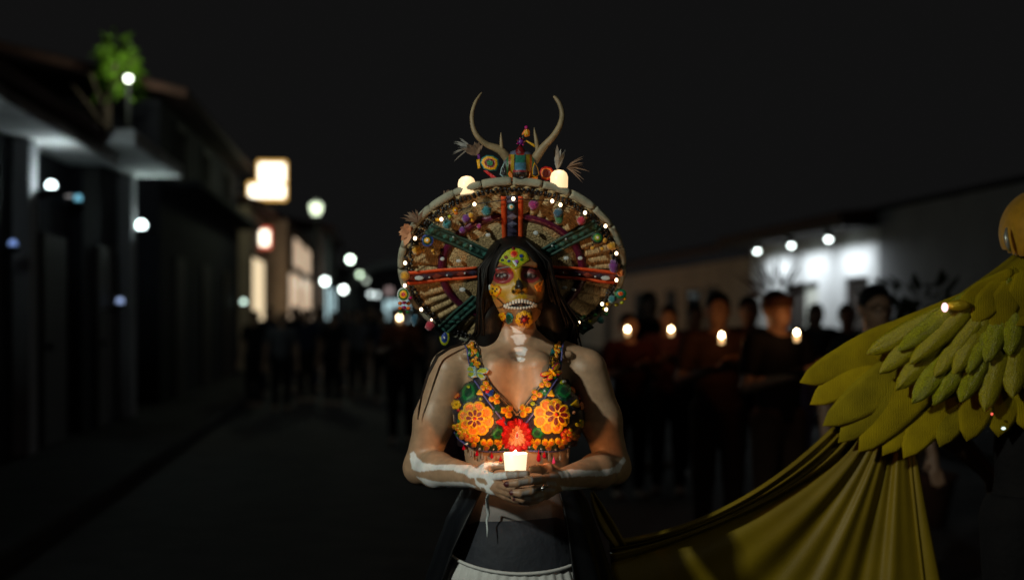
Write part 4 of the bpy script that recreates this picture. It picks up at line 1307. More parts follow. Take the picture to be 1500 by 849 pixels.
for s_ in range(nseg):
    a0 = 2*PI*s_/nseg+.006; a1 = 2*PI*(s_+1)/nseg-.006
    pts = [HL(.262*math.cos(a0+(a1-a0)*k/8), .262*math.sin(a0+(a1-a0)*k/8), -.002) for k in range(9)]
    r_ = .0092+rr.uniform(-.0008, .0008)
    MB().tube(pts, [r_*.9]+[r_]*7+[r_*.94], 10, up=EN).build('rim_segment', M_RIM, HAT, smooth=True)
MB().tube([HL(.256*math.cos(2*PI*k/120), .256*math.sin(2*PI*k/120), -.006) for k in range(121)], .008, 8).build('rim_core', BK, HAT, smooth=True)
for rad, h, m_, n in ((.248, .008, BK, 150), (.240, .006, BK, 140)):
    mb = MB()
    for k in range(n):
        a = 2*PI*k/n
        mb.ball(HL((rad+rr.gauss(0, .0015))*math.cos(a), rad*math.sin(a), h+rr.gauss(0, .001)), .0042, 6, 4)
    o = mb.build('bead_fringe', m_, HAT, smooth=True); o['kind'] = 'stuff'

def band(p0, p1, w0, w1, mc, me, mm, motif):
    """embroidered ribbon between two photograph points on the brim"""
    a, c = hat_pt(*p0, .010), hat_pt(*p1, .014)
    d = c-a; l = np.linalg.norm(d); d = d/l
    sd = np.cross(EN, d); n = 20
    G, GE0, GE1 = [], [], []
    for k in range(n+1):
        t = k/n; w = (w0+(w1-w0)*t); p = a+d*l*t+EN*.0012*math.sin(t*9)
        G.append([p-sd*w*.60, p, p+sd*w*.60])
        GE0.append([p-sd*w*1.0+EN*.001, p-sd*w*.80+EN*.0017, p-sd*w*.54+EN*.0012])
        GE1.append([p+sd*w*.56+EN*.0012, p+sd*w*.80+EN*.0017, p+sd*w*1.0+EN*.001])
    o = MB().grid(np.array(G)).build('band', mc, HAT, smooth=True, thick=.002)
    for g_ in (GE0, GE1): MB().grid(np.array(g_)).build('band_edge', me, o, smooth=True, thick=.002)
    for k in range(motif):
        t = (k+.6)/motif; p = a+d*l*t+EN*.0025; w = (w0+(w1-w0)*t)*.5; q = l/motif*.42
        mb = MB().add([p-d*q, p+sd*w, p+d*q, p-sd*w, p+EN*.0018], [(0,1,4),(1,2,4),(2,3,4),(3,0,4)])
        mb.build('stitched_diamond', mm[k % len(mm)], o)
    return o
M_ORIB = mat('orange_ribbon', (.62, .075, .012), rough=.6, var=.15, vscale=120, bump=.3, bscale=500)
M_GRIB = mat('green_ribbon', (.016, .060, .048), rough=.65, var=.25, vscale=150, bump=.4, bscale=420)
M_PRIB = mat('indigo_ribbon', (.030, .026, .060), rough=.65, var=.3, vscale=200, bump=.4, bscale=420)
M_MRIB = mat('maroon_ribbon', (.060, .008, .016), rough=.65, var=.3, vscale=200, bump=.4, bscale=420)
M_TST = mat('teal_stitch', (.03, .14, .12), rough=.6); M_GST = mat('grey_stitch', (.12, .12, .20), rough=.6); M_RST = mat('rust_stitch', (.18, .03, .02), rough=.6)
band((750, 287), (751, 364), .025, .024, M_PRIB, M_ORIB, [M_GST, M_PRIB, M_GST], 7)
band((595, 407), (700, 398), .0215, .0185, M_MRIB, M_ORIB, [M_RST, M_PRIB], 6)
band((906, 406), (800, 396), .0215, .0185, M_MRIB, M_ORIB, [M_RST, M_PRIB], 6)
band((627, 334), (714, 373), .0185, .0170, M_GRIB, M_GRIB, [M_TST, M_GRIB, M_TST], 9)
band((876, 329), (792, 373), .0185, .0170, M_GRIB, M_GRIB, [M_TST, M_GRIB, M_TST], 9)
band((645, 486), (700, 436), .0185, .0170, M_GRIB, M_GRIB, [M_TST, M_GRIB, M_TST], 8)
band((862, 484), (800, 436), .0185, .0170, M_GRIB, M_GRIB, [M_TST, M_GRIB, M_TST], 8)

PXM = 1/620.
def pom_mat(n_, c): return mat(n_, c, rough=.95, var=.35, vscale=220, bump=1.0, bscale=420, sheen=.5, bdist=.003)
PY = pom_mat('yellow_wool', (.62, .31, .012)); PT = pom_mat('teal_wool', (.008, .16, .19)); PR = pom_mat('crimson_wool', (.40, .012, .045)); PM = pom_mat('magenta_wool', (.30, .010, .15))
PP = pom_mat('purple_wool', (.13, .018, .20)); PBL = pom_mat('blue_wool', (.010, .075, .14)); PG = pom_mat('green_wool', (.02, .15, .05)); PO = pom_mat('orange_wool', (.62, .17, .02))
def pompom(px, py, r, m, ry=None, h=.022):
    c = hat_pt(px, py, h); r *= .88; rz_ = (ry or r/.88)*.88*PXM; rx = r*PXM
    mb = MB().ball(c, (rx, rx, rz_), 14, 10)
    q = random.Random(int(px*7+py))
    vs = []
    for x, y, z in mb.v:
        f = 1+q.gauss(0, .09)
        vs.append((c[0]+(x-c[0])*f, c[1]+(y-c[1])*f, c[2]+(z-c[2])*f))
    mb.v = vs
    o = mb.build('pompom', m, HAT, smooth=True)
    MB().tube([c+np.array([0, .004, rz_*.8]), c+np.array([0, .010, rz_*1.9])], .0012, 5).build('thread', BK, o)
    return o
for a in ((655, 328, 7.5, PT), (713, 309, 8.0, PT), (611, 366, 8, PY), (593.5, 404, 7.8, PY), (630, 477, 8.2, PR), (607.5, 468, 7, PBL, 12), (782, 300, 8.2, PM), (819, 317, 7, PG, 13), (818, 312, 7.6, PBL, 7),
          (851.5, 323, 7, PR), (896, 360, 8.2, PY, 7), (899, 390, 8, PP, 11), (897, 438, 7, PT), (880, 468, 6.3, PT), (909, 399, 6.5, PO), (683, 320, 7, PP), (683, 320, 5, PY, 7), (677.5, 337, 5.5, PP),
          (690, 315, 4.5, PY), (691, 322, 3.8, PY), (702, 331, 4.2, PM), (620, 366, 3.0, PY), (634, 366, 3.4, PY), (636, 371, 2.6, PY), (868, 363, 3.5, PY), (882, 364, 3.5, PY), (886, 352, 4, PY)):
    pompom(*a[:4], ry=a[4] if len(a) > 4 else None)
# beaded rosettes that hang on the brim
def rosette(px, py, rs, ms, h=.020, nm='bead_rosette', sq=1.0):
    mb = MB(); n = 14
    c = hat_pt(px, py, h)
    prev = None
    vs, fs, mi = [], [], []
    for k, r in enumerate(rs):
        for j in range(n):
            th = 2*PI*j/n
            vs.append(c+np.array([r*PXM*math.cos(th), -.0022*k, r*PXM*sq*math.sin(th)]))
        if k:
            for j in range(n):
                q = (j+1) % n
                fs.append(((k-1)*n+j, (k-1)*n+q, k*n+q, k*n+j)); mi.append(k-1)
    fs.append(tuple((len(rs)-1)*n+j for j in range(n))); mi.append(len(rs)-1)
    back = len(vs)
    vs.append(c+np.array([0, .003, 0]))
    for j in range(n): fs.append((back, (j+1) % n, j)); mi.append(0)
    mb.v = [tuple(map(float, p)) for p in vs]; mb.f = fs; mb.m = mi
    return mb.build(nm, ms, HAT)
rosette(626, 352, [9, 6.5, 4.2, 2.0], [BB, BDG, BY, BW]); rosette(875, 348, [9, 6.5, 4.0, 1.8], [BK, BG, BLG, BW])
rosette(591, 431, [9.5, 8, 5.6, 3.0], [BW, BG, BY, BR], sq=1.1); rosette(651, 494, [7.5, 5.2, 3.0, 1.2], [BLG, BB, BB, BW], sq=1.6)
rosette(909, 430, [9, 6.5, 4.0, 1.8], [BG, BT, BO, BR], sq=.8); rosette(667, 402-94, [4, 3, 2, 1], [BY, BY, BO, BW])
rosette(749, 303, [6.5, 5, 3.2, 1.6], [BK, BT, BW, BY], h=.018)
for x, y, m_ in ((586, 444, BO), (598, 444, BO), (592, 443, BM), (586, 451, BO), (598, 451, BO), (592, 450, BM), (587, 457, BG), (597, 457, BG), (592, 437, BM), (601, 436, BM),
                 (911, 443, BLG), (915, 437, BY), (903, 446, BLG), (888, 460, BG), (884, 452, BLG), (872, 461, BG), (890, 445, BY), (865, 470, BLG), (855, 463, BG), (848, 476, BLG), (668, 312, BO), (659, 317, BLG), (641, 322, BY)):
    MB().ball(hat_pt(x, y, .022), (.0052, .005, .0042), 8, 6).build('bead', m_, HAT, smooth=True)
# rhinestones
M_RH = mat('rhinestone', (.45, .50, .52), rough=.06, spec=1.0, var=.03)
for x, y, rx, ry in ((614, 407, 7, 3.5), (629, 406, 1.6, 1.6), (655, 403, 1.6, 1.6), (681, 400, 1.6, 1.6), (887, 407, 7, 3.5), (872, 405, 1.6, 1.6), (849, 402, 1.6, 1.6), (825, 399, 1.6, 1.6), (648, 379, 3.6, 3),
                     (672, 382, 4.2, 2.6), (677.5, 424, 5, 3.6), (829.5, 378, 4.2, 3), (850, 378, 4, 3), (785, 341, 4, 3.4), (715, 344, 4, 3), (827, 421, 4.5, 2.6), (840, 424, 4, 2.4), (664, 347, 1.5, 1.5), (690, 360, 1.5, 1.5), (809, 360, 1.6, 1.6), (829, 350, 1.6, 1.6)):
    c = hat_pt(x, y, .018)
    MB().ball(c, (rx*PXM, .003, ry*PXM), 8, 4).build('rhinestone', M_RH, HAT)
# fairy lights on a wire
E_FAIRY = emat('fairy_bulb', (1.0, .72, .44), 5.0)
fl = [(593, 418), (593.5, 385), (608, 349), (646.6, 321), (695, 299), (752, 291), (809, 294.5), (821, 300), (857, 311.5), (887, 331), (903, 371), (903, 410), (888, 453), (882, 445), (850, 472), (617, 453), (632, 468)]
for x, y in fl:
    c = hat_pt(x, y, .030)
    r_ = 2.5 if (x, y) not in ((608, 450), (711, 301), (632, 468), (845, 441), (665, 313), (654, 486)) else 1.6
    MB().ball(c, (r_*PXM, r_*PXM, r_*PXM*1.15), 10, 7).build('fairy_light', E_FAIRY, HAT, smooth=True)
wire = sorted(fl, key=lambda p: math.atan2(p[1]-395, p[0]-750))
MB().tube([hat_pt(x, y, .022) for x, y in wire], .0012, 5).build('wire', BK, HAT, smooth=True)

# flowers and tufts at the rim
M_PETAL = mat('peach_silk', (.52, .24, .12), rough=.75, var=.2, vscale=60, sheen=.3)
M_BRNF = mat('brown_feather', (.16, .10, .065), rough=.85, var=.3, vscale=90, sheen=.3)
M_GRYF = mat('grey_feather', (.22, .22, .21), rough=.85, var=.3, vscale=90, sheen=.3)
def tuft(px, py, Y, n, l, spread, m, ang, name, w=2.6, seed=1):
    q = random.Random(seed); mb = MB(); c = P(px, py, Y)
    for k in range(n):
        a = ang+q.uniform(-spread, spread); ln = l*q.uniform(.6, 1.1)*Y/F
        d = np.array([math.cos(a), q.uniform(-.35, .35), math.sin(a)])
        s_ = np.array([-math.sin(a), q.uniform(-.5, .5), math.cos(a)]); ww = w*Y/F*q.uniform(.6, 1.2)
        b_ = np.array([0, q.uniform(-.004, .004), -.10*ln])
        mb.add([c, c+d*ln*.35+s_*ww, c+d*ln*.75+s_*ww*.7+b_, c+d*ln+b_*2, c+d*ln*.75-s_*ww*.7+b_, c+d*ln*.35-s_*ww], [(0,1,5), (1,2,4,5), (2,3,4)])
    return mb.build(name, m, HAT)
tuft(601, 340, 3.26, 26, 17, 1.5, M_PETAL, PI*.92, 'silk_flower', 5.0, 2)
tuft(612, 326, 3.25, 26, 26, .9, M_BRNF, PI*.66, 'feather_tuft', 1.6, 3)
tuft(698, 228, 3.24, 34, 24, .75, M_BRNF, PI*.58, 'feather_tuft', 3.2, 4)
tuft(690, 217, 3.24, 12, 28, .7, M_GRYF, PI*.95, 'feather_tuft', 1.0, 5)
tuft(816, 250, 3.24, 18, 42, .22, M_GRYF, PI*.46, 'feather_tuft', 3.0, 6)
tuft(830, 246, 3.24, 12, 34, .9, M_BRNF, .15, 'feather_tuft', 1.0, 7)
tuft(651, 288, 3.23, 8, 14, .4, M_BRNF, PI*.4, 'feather_tuft', 1.3, 8)

# ---- beaded deer head with antlers
DY = 3.225
DEER = part('deer_head', HAT)
KD = DY/F
def sd_deer(Q):
    c = P(762, 246, DY).astype(np.float32)
    q = (Q-c)/KD
    qa = q.copy(); qa[:, 0] = np.abs(q[:, 0]-0)
    d = d_ell(q, (0, 14, 8), (25, 22, 20))
    d = smin(d, d_cap(q, (0, 4, 6), (0, -22, -10), 17, 11), 10)
    d = smin(d, d_ell(qa, (17, -1, 4), (7, 7, 9)), 6)
    d = smax(d, -d_ell(q, (0, -33, -16), (8, 6, 3)), 2)
    d = smin(d, d_cap(q, (0, 18, 0), (0, 34, -24), 20, 24), 12)
    return d*KD
dv_, dq_ = sdf_mesh(sd_deer, P(720, 290, DY)-np.array([0, .09, 0]), P(804, 205, DY)+np.array([0, .11, 0]), .002)
du, dvv = project(dv_)
DC = np.tile(np.array([.02, .02, .03]), (len(dv_), 1))
xx = np.abs(du-762); yy = dvv
def dput(m, c): DC[m] = c
dput((xx < 7) & (yy < 243), (.02, .14, .10)); dput((xx < 8) & (yy >= 238) & (yy < 251), (.06, .18, .28)); dput((xx > 9) & (xx < 14), (.30, .20, .01)); dput((xx > 14) & (xx < 17), (.28, .06, .01))
dput((xx > 17) & (xx < 20), (.02, .12, .05)); dput((xx >= 20), (.10, .11, .13)); dput(yy < 226, (.11, .13, .20)); dput((xx < 6) & (yy < 227), (.30, .012, .012)); dput((xx < 11) & (yy > 252), (.012, .010, .012)); dput((xx < 11) & (yy > 249) & (yy < 252), (.25, .02, .03))
mesh_np('beaded_face', dv_, dq_, mat('deer_beads', (1, 1, 1), rough=.35, attr='paint', var=.3, vscale=160, bump=.6, bscale=430, btype='voronoi', bdist=.0012), DEER, True, DC, HATC)
def dplate(name, outline, rings, ms, Yo=0.0, c=None, par=DEER):
    """flat beaded plate standing in a vertical plane: rings of (scale, forward mm, material)"""
    o = np.array(outline, float); c = o.mean(0) if c is None else np.array(c); n = len(o)
    vs, fs, mi = [], [], []
    allr = [(1.0, -3, 0), (1.0, 0, 0)]+list(rings)
    for s_, f_, m_ in allr:
        q = c+(o-c)*s_
        vs += [P(x, y, DY+Yo-f_*.001) for x, y in q]
    for r in range(len(allr)-1):
        for k in range(n):
            fs.append((r*n+k, r*n+(k+1) % n, (r+1)*n+(k+1) % n, (r+1)*n+k)); mi.append(allr[r+1][2])
    fs.append(tuple((len(allr)-1)*n+k for k in range(n))); mi.append(allr[-1][2])
    fs.append(tuple(range(n))[::-1]); mi.append(0)
    mb = MB(); mb.v = [tuple(map(float, p)) for p in vs]; mb.f = fs; mb.m = mi
    return mb.build(name, ms, par)
dplate('ear', [(703,238),(706,231),(713,227),(722,228),(730,233),(731,242),(727,250),(718,250.5),(709,248)], [(.86, 2, 0), (.8, 3, 1), (.62, 4, 1), (.56, 4, 2), (.48, 4, 3), (.34, 4.5, 3), (.3, 5, 4)], [BT, BY, BO, BDR, BG], -.004)
dplate('ear', [(790,253),(793,246),(800,243.5),(808,246),(812,253),(808,262),(800,265),(793,262)], [(.8, 3, 0), (.62, 4, 1), (.5, 4, 2)], [BR, BO, BDR], .004)
for s_, m_ in ((-1, (BLBL, BK, BG)), (1, (BY, BK, BO))):
    X = lambda x: 761+s_*x
    dplate('eye_panel', [(X(22),237),(X(27),246),(X(29),256),(X(24),260),(X(18),258),(X(19),246)], [(.8, 3, 0), (.62, 4, 1), (.4, 4.5, 1)], list(m_), -.030)
    dplate('bead_tassel', [(X(18),260),(X(27),259),(X(26),269),(X(21),271),(X(18),268)], [(.7, 3, 0)], [BY if s_ < 0 else BO], -.030)
    dplate('bead_tassel', [(X(10),254),(X(14),250),(X(17),254),(X(13),266),(X(9),268)], [(.7, 3, 0)], [BO], -.034)
dplate('bead_strip', [(708,250),(713,249),(731,262),(734,268),(726,266)], [(.7, 2, 0)], [BR], 0)
dplate('bead_strip', [(698,234),(703,233),(704,246),(700,247)], [(.7, 2, 0)], [BY], 0); dplate('bead_strip', [(699,226),(703,226),(704,233),(700,233)], [(.7, 2, 0)], [BP], 0)
M_ANT = mat('antler_bone', (.27, .205, .115), rough=.55, var=.35, vscale=30, bump=.5, bscale=70, col2=(.16, .11, .06), bdist=.003)
def spline(pts, n):
    pts = np.array(pts, float); k = len(pts); out = []
    for i in range(k-1):
        p0, p1, p2, p3 = pts[max(i-1, 0)], pts[i], pts[i+1], pts[min(i+2, k-1)]
        for j in range(n):
            t = j/n
            out.append(.5*((2*p1)+(-p0+p2)*t+(2*p0-5*p1+4*p2-p3)*t*t+(-p0+3*p1-3*p2+p3)*t**3))
    out.append(pts[-1]); return np.array(out)
def antler(pts, rads, tine, trad):
    q = spline([(*P(x, y, DY+o), r*KD) for (x, y, o), r in zip(pts, rads)], 6)
    mb = MB().tube(q[:, :3], q[:, 3], 10)
    o = mb.build('antler', M_ANT, DEER, smooth=True)
    q = spline([(*P(x, y, DY+oo), r*KD) for (x, y, oo), r in zip(tine, trad)], 5)
    MB().tube(q[:, :3], q[:, 3], 8).build('antler', M_ANT, DEER, smooth=True)
antler([(745,233,.01),(732,219.5,0),(714,212,-.005),(700.5,201,-.01),(693,186,-.01),(691.5,168,-.005),(696,151,0),(702.5,140,.004),(706,135,.006)], [7.4,6.2,4.6,4.0,3.6,3.1,2.5,1.7,.4],
       [(735,222,0),(734.5,210,-.006),(734,202,-.007),(733.8,194,-.007)], [3.6,2.6,1.9,.4])
antler([(782,236,.01),(791,222,0),(800,211,-.005),(811,199,-.01),(820,184,-.01),(823.5,169,-.005),(820.5,154,0),(815,145,.004),(811,141,.006)], [7.4,6.6,5.4,4.9,4.4,3.9,3.4,3.0,1.6],
       [(788,222,0),(786,208,-.006),(784,197,-.007),(782.3,187,-.007)], [3.8,3.0,2.2,.4])
# crest on the deer's brow
c = P(762, 228, DY)
MB().lathe([(9*KD, 0), (7.5*KD, 6*KD), (4*KD, 12*KD), (1*KD, 16*KD)], c=c, n=12).build('crest_cone', BDR, DEER, smooth=True)
MB().ball(P(763, 208, DY), 5*KD, 10, 7).build('crest_bead', BP, DEER, smooth=True)
for k in range(7): MB().ball(P(763+5.2*math.cos(k*.9), 208+5.2*math.sin(k*.9), DY-.006), 1.5*KD, 6, 5).build('bead', BM if k % 2 else BDR, DEER, smooth=True)
dplate('crest_flower', [(764,197),(768,190),(772,186),(776,192),(776,199),(770,201)], [(.6, 2, 1), (.35, 3, 2)], [BDR, BO, BY])
MB().ball(P(771, 187, DY), 3*KD, 8, 6).build('crest_bead', BM, DEER, smooth=True)
dplate('bead_strip', [(768,206),(771,205),(784,212),(783,216)], [(.7, 2, 1)], [BR, BY])
MB().tube([P(763, 214, DY), P(766, 200, DY), P(770, 190, DY)], 1.2*KD, 6).build('crest_stem', BK, DEER)

# ---- the two lights standing on the hat brim
E_HAT = emat('hat_candle_glow', (1.0, .67, .34), 1.12)
for px, py, rot, lab in ((685, 271, .09, 'small glowing candle on the hat rim below the brown feather tuft'), (819, 262, -.0, 'small glowing candle on the hat rim below the grey feather')):
    c = P(px, py+13.5, 3.215)
    t = thing('hat_candle', lab, 'candle', c, 0, 'candles on the hat')
    MB().lathe([(11*KD, 0), (12.6*KD, 1*KD), (13*KD, 16*KD), (11*KD, 22*KD), (7*KD, 25.5*KD), (1*KD, 26.8*KD)], n=20).build('glow_dome', E_HAT, t, world=False, smooth=True)
    MB().lathe([(11.5*KD, -2*KD), (11.8*KD, -.05*KD)], n=20).build('base', mat('cream_plastic', (.5, .42, .3), rough=.5), t, world=False, smooth=True)
    t.rotation_euler = (0, rot*-1, 0)
    flame_light(t, (0, -.02, 30*KD), .02, .012, (1.0, .62, .32))
# ------------------------------------------------------------------ people of the crowd: shared body builder
def crowd_parts(variant):
    """signed distances of a standing person of 1.64 m, facing -Y, in its own space"""
    hands = {'idle': ((-.27, -.05, .80), (.27, -.05, .80)), 'candle': ((-.05, -.31, 1.17), (.06, -.32, 1.19)), 'phone': ((-.24, -.02, .82), (.10, -.30, 1.46)), 'spread': ((-.10, .17, .98), (.10, .17, .98))}[variant]
    elb = {'idle': ((-.255, .03, 1.06), (.255, .03, 1.06)), 'candle': ((-.245, -.03, 1.08), (.245, -.03, 1.08)), 'phone': ((-.255, .03, 1.06), (.25, -.12, 1.20)), 'spread': ((-.24, .11, 1.10), (.24, .11, 1.10))}[variant]
    def arm(Q, k, e=0.0):
        s_ = (-1, 1)[k]
        d = d_cap(Q, (s_*.175, .01, 1.335), elb[k], .048+e, .038+e)
        return smin(d, d_cap(Q, elb[k], hands[k], .037+e, .023+e), .015)
    def handd(Q, k):
        h = np.array(hands[k]); e_ = np.array(elb[k]); f = (h-e_)/np.linalg.norm(h-e_)
        d = d_cap(Q, h, h+f*.07, .026, .024)
        side = np.cross(f, (0, 1, .3)); side /= np.linalg.norm(side)
        for j in range(4):
            b = h+f*.075+side*(j-1.5)*.018
            d = smin(d, d_cap(Q, b, b+f*(.06+.012*(j in (1, 2)))+np.array([0, -.015, -.006]), .0095, .008), .006)
        t = h+f*.02-side*.026
        return smin(d, d_cap(Q, t, t+f*.045-side*.025, .011, .009), .006)
    def torso(Q, e=0.0):
        q = Q.copy(); q[:, 1] = q[:, 1]/.66
        d = d_cap(q, (0, 0, 1.27), (0, 0, 1.08), .135+e, .122+e)
        d = smin(d, d_cap(q, (0, 0, 1.05), (0, 0, .90), .12+e, .145+e), .05)*.75
        return smin(d, d_cap(Q, (-.15, .01, 1.335), (.15, .01, 1.335), .045+e, .045+e), .04)
    def legs(Q, e=0.0):
        d = None
        for s_ in (-1, 1):
            a = d_cap(Q, (s_*.085, 0, .88), (s_*.095, -.01, .48), .085+e, .058+e)
            a = smin(a, d_cap(Q, (s_*.095, -.01, .48), (s_*.10, .02, .10), .055+e, .036+e), .02)
            d = a if d is None else smin(d, a, .02)
        return d
    def feet(Q):
        d = None
        for s_ in (-1, 1):
            q = Q.copy(); q[:, 2] = q[:, 2]*1.25
            a = d_cap(q, (s_*.10, .03, .045), (s_*.115, -.13, .04), .042, .036)
            d = a if d is None else np.minimum(d, a)
        return d
    def head(Q):
        qa = Q.copy(); qa[:, 0] = np.abs(Q[:, 0])
        d = d_ell(Q, (0, .015, 1.545), (.074, .092, .09))
        d = smin(d, d_ell(Q, (0, -.02, 1.495), (.060, .07, .085)), .03)
        d = smin(d, d_cap(Q, (0, -.085, 1.535), (0, -.103, 1.495), .008, .012), .012)
        d = smax(d, -d_sph(qa, (.032, -.100, 1.535), .018), .014)
        d = smin(d, d_sph(qa, (.031, -.070, 1.535), .014), .004)
        d = smin(d, d_cap(qa, (.0, -.083, 1.462), (.022, -.075, 1.465), .008, .005), .008)
        d = smin(d, d_ell(qa, (.077, .01, 1.52), (.009, .018, .03)), .008)
        return smin(d, d_cap(Q, (0, .02, 1.46), (0, .015, 1.34), .052, .058), .025)
    def body(Q):
        d = smin(torso(Q), legs(Q), .03)
        d = smin(d, feet(Q), .02)
        for k in (0, 1): d = smin(smin(d, arm(Q, k), .02), handd(Q, k), .012)
        return smin(d, head(Q), .02)
    def shirt(Q):
        d = torso(Q, .016)
        for k in (0, 1):
            a = arm(Q, k, .016)
            el_, sh = np.array(elb[k]), np.array(((-1, 1)[k]*.175, .01, 1.335))
            ax = (el_-sh)/np.linalg.norm(el_-sh)
            a = smax(a, (Q-(sh+ax*.20).astype(np.float32)) @ ax.astype(np.float32), .006)
            d = smin(d, a, .02)
        d = smax(d, .86-Q[:, 2], .01)
        return smax(d, -d_sph(Q, (0, -.015, 1.425), .075), .01)
    def trousers(Q):
        d = smin(legs(Q, .016), torso(Q, .010), .03)
        d = smax(d, Q[:, 2]-.95, .01)
        return smax(d, .09-Q[:, 2], .01)
    def hair(Q):
        d = d_ell(Q, (0, .028, 1.56), (.083, .098, .092))
        d = smax(d, -d_ell(Q, (0, -.10, 1.50), (.066, .09, .095)), .01)
        return smax(d, 1.46-Q[:, 2], .02)
    def longhair(Q):
        d = smin(d_ell(Q, (0, .028, 1.56), (.083, .098, .092)), d_cap(Q, (0, .07, 1.5), (0, .10, 1.22), .075, .06), .03)
        return smax(d, -d_ell(Q, (0, -.10, 1.48), (.062, .10, .11)), .01)
    return body, shirt, trousers, hair, longhair
CROWD = {}
def crowd_meshes(variant):
    if variant in CROWD: return CROWD[variant]
    fs = crowd_parts(variant)
    X = .40
    out = {}
    for nm, f, lo, hi in (('body', fs[0], (-X, -.5, -.03), (X, .34, 1.68)), ('shirt', fs[1], (-X, -.34, .82), (X, .22, 1.45)), ('trousers', fs[2], (-.3, -.25, .06), (.3, .25, .99)),
                          ('hair', fs[3], (-.12, -.14, 1.4), (.12, .16, 1.68)), ('long_hair', fs[4], (-.12, -.14, 1.12), (.12, .2, 1.68))):
        if variant != 'idle' and nm in ('trousers', 'hair', 'long_hair'):
            out[nm] = crowd_meshes('idle')[nm]; continue
        v_, q_ = sdf_mesh(f, lo, hi, .011 if nm == 'body' else .013)
        me = mesh_np(nm, v_, q_, MATS['plain_skin'] if nm == 'body' else MATS['black_hair'], None, True)
        out[nm] = me.data; bpy.data.objects.remove(me)
    CROWD[variant] = out
    return out
mat('plain_skin', (.34, .20, .125), rough=.5, var=.1, vscale=20)
def cloth(n_, c): return mat(n_, c, rough=.85, var=.2, vscale=14, bump=.4, bscale=60, bdist=.01, spec=.2)
C_DARK = cloth('black_cloth', (.005, .005, .006)); C_NAVY = cloth('navy_cloth', (.02, .025, .05)); C_RED = cloth('dark_red_cloth', (.035, .005, .006)); C_PINK = cloth('dusty_pink_cloth', (.07, .026, .026))
C_LILAC = cloth('lilac_cloth', (.30, .18, .28)); C_CREAM = cloth('cream_cloth', (.42, .34, .24)); C_BROWN = cloth('brown_cloth', (.06, .03, .02)); C_GREY = cloth('grey_cloth', (.10, .10, .11))
def person(label, px, Y, rz, variant, shirt, trousers, hair='hair', h=1.0, group='people in the crowd', ground=0.0):
    x = (px-750)/F*Y
    t = thing('person', label, 'person', (x, Y, ground), rz, group)
    h *= .945
    t.scale = (h, h, h)
    ms = crowd_meshes(variant)
    for nm, m_ in (('body', None), ('shirt', shirt), ('trousers', trousers), (hair, MATS['black_hair'])):
        if nm is None: continue
        o = bpy.data.objects.new('hair' if nm == 'long_hair' else nm, ms[nm]); COL.objects.link(o); o.parent = t
        if m_ is not None:
            o.material_slots[0].link = 'OBJECT'; o.material_slots[0].material = m_
    return t
def hand_candle(label, px, py, Y, power=1.2, r=.026):
    c = P(px, py+.02*F/Y, Y)
    t = thing('candle', label, 'candle', c, 0, 'candles held in the crowd')
    MB().lathe([(.012, -.012), (.014, 0), (.017, .026), (.014, .027)], n=14).build('cup', emat('crowd_wax', (1.0, .60, .25), 1.6), t, world=False, smooth=True)
    MB().lathe([(.001, .024), (.009, .030), (.010, .038), (.0005, .052)], n=10).build('flame', emat('crowd_flame', (1.0, .80, .46), 45.0), t, world=False, smooth=True)
    flame_light(t, (0, -.01, .07), power*.42, .02, (1.0, .34, .07))
    return t

# ------------------------------------------------------------------ the winged dancer at the edge of the picture
WY = 3.62
wx, _, _ = P(1540, 0, WY+.12)
DANCER = thing('person', 'dancer in a yellow bird costume with a feathered wing and long cape', 'person', (wx, WY+.12, 0))
ms = crowd_meshes('spread')
for nm, m_ in (('body', None), ('shirt', C_DARK), ('trousers', C_DARK)):
    o = bpy.data.objects.new(nm, ms[nm]); COL.objects.link(o); o.parent = DANCER
    if m_: o.material_slots[0].link = 'OBJECT'; o.material_slots[0].material = m_
M_YF = mat('yellow_felt', (.33, .25, .002), rough=.85, var=.35, vscale=9, bump=.5, bscale=75, btype='wave', bdist=.003, spec=.2)
M_YG = mat('yellow_glitter', (.36, .31, .003), rough=.34, var=.55, vscale=420, bump=.9, bscale=380, btype='voronoi', spec=.7, bdist=.002)
M_YC = mat('yellow_satin', (.20, .14, .003), rough=.55, var=.22, vscale=5, bump=.35, bscale=240, spec=.4)
M_YF2 = mat('yellow_felt_worn', (.27, .215, .004), rough=.85, var=.35, vscale=11, bump=.5, bscale=75, btype='wave', bdist=.003, spec=.2)
M_YF3 = mat('yellow_felt_bright', (.40, .30, .003), rough=.85, var=.35, vscale=8, bump=.5, bscale=75, btype='wave', bdist=.003, spec=.2)
M_YG2 = mat('lime_glitter', (.36, .36, .006), rough=.28, var=.6, vscale=360, bump=1.0, bscale=340, btype='voronoi', spec=.8, bdist=.003)
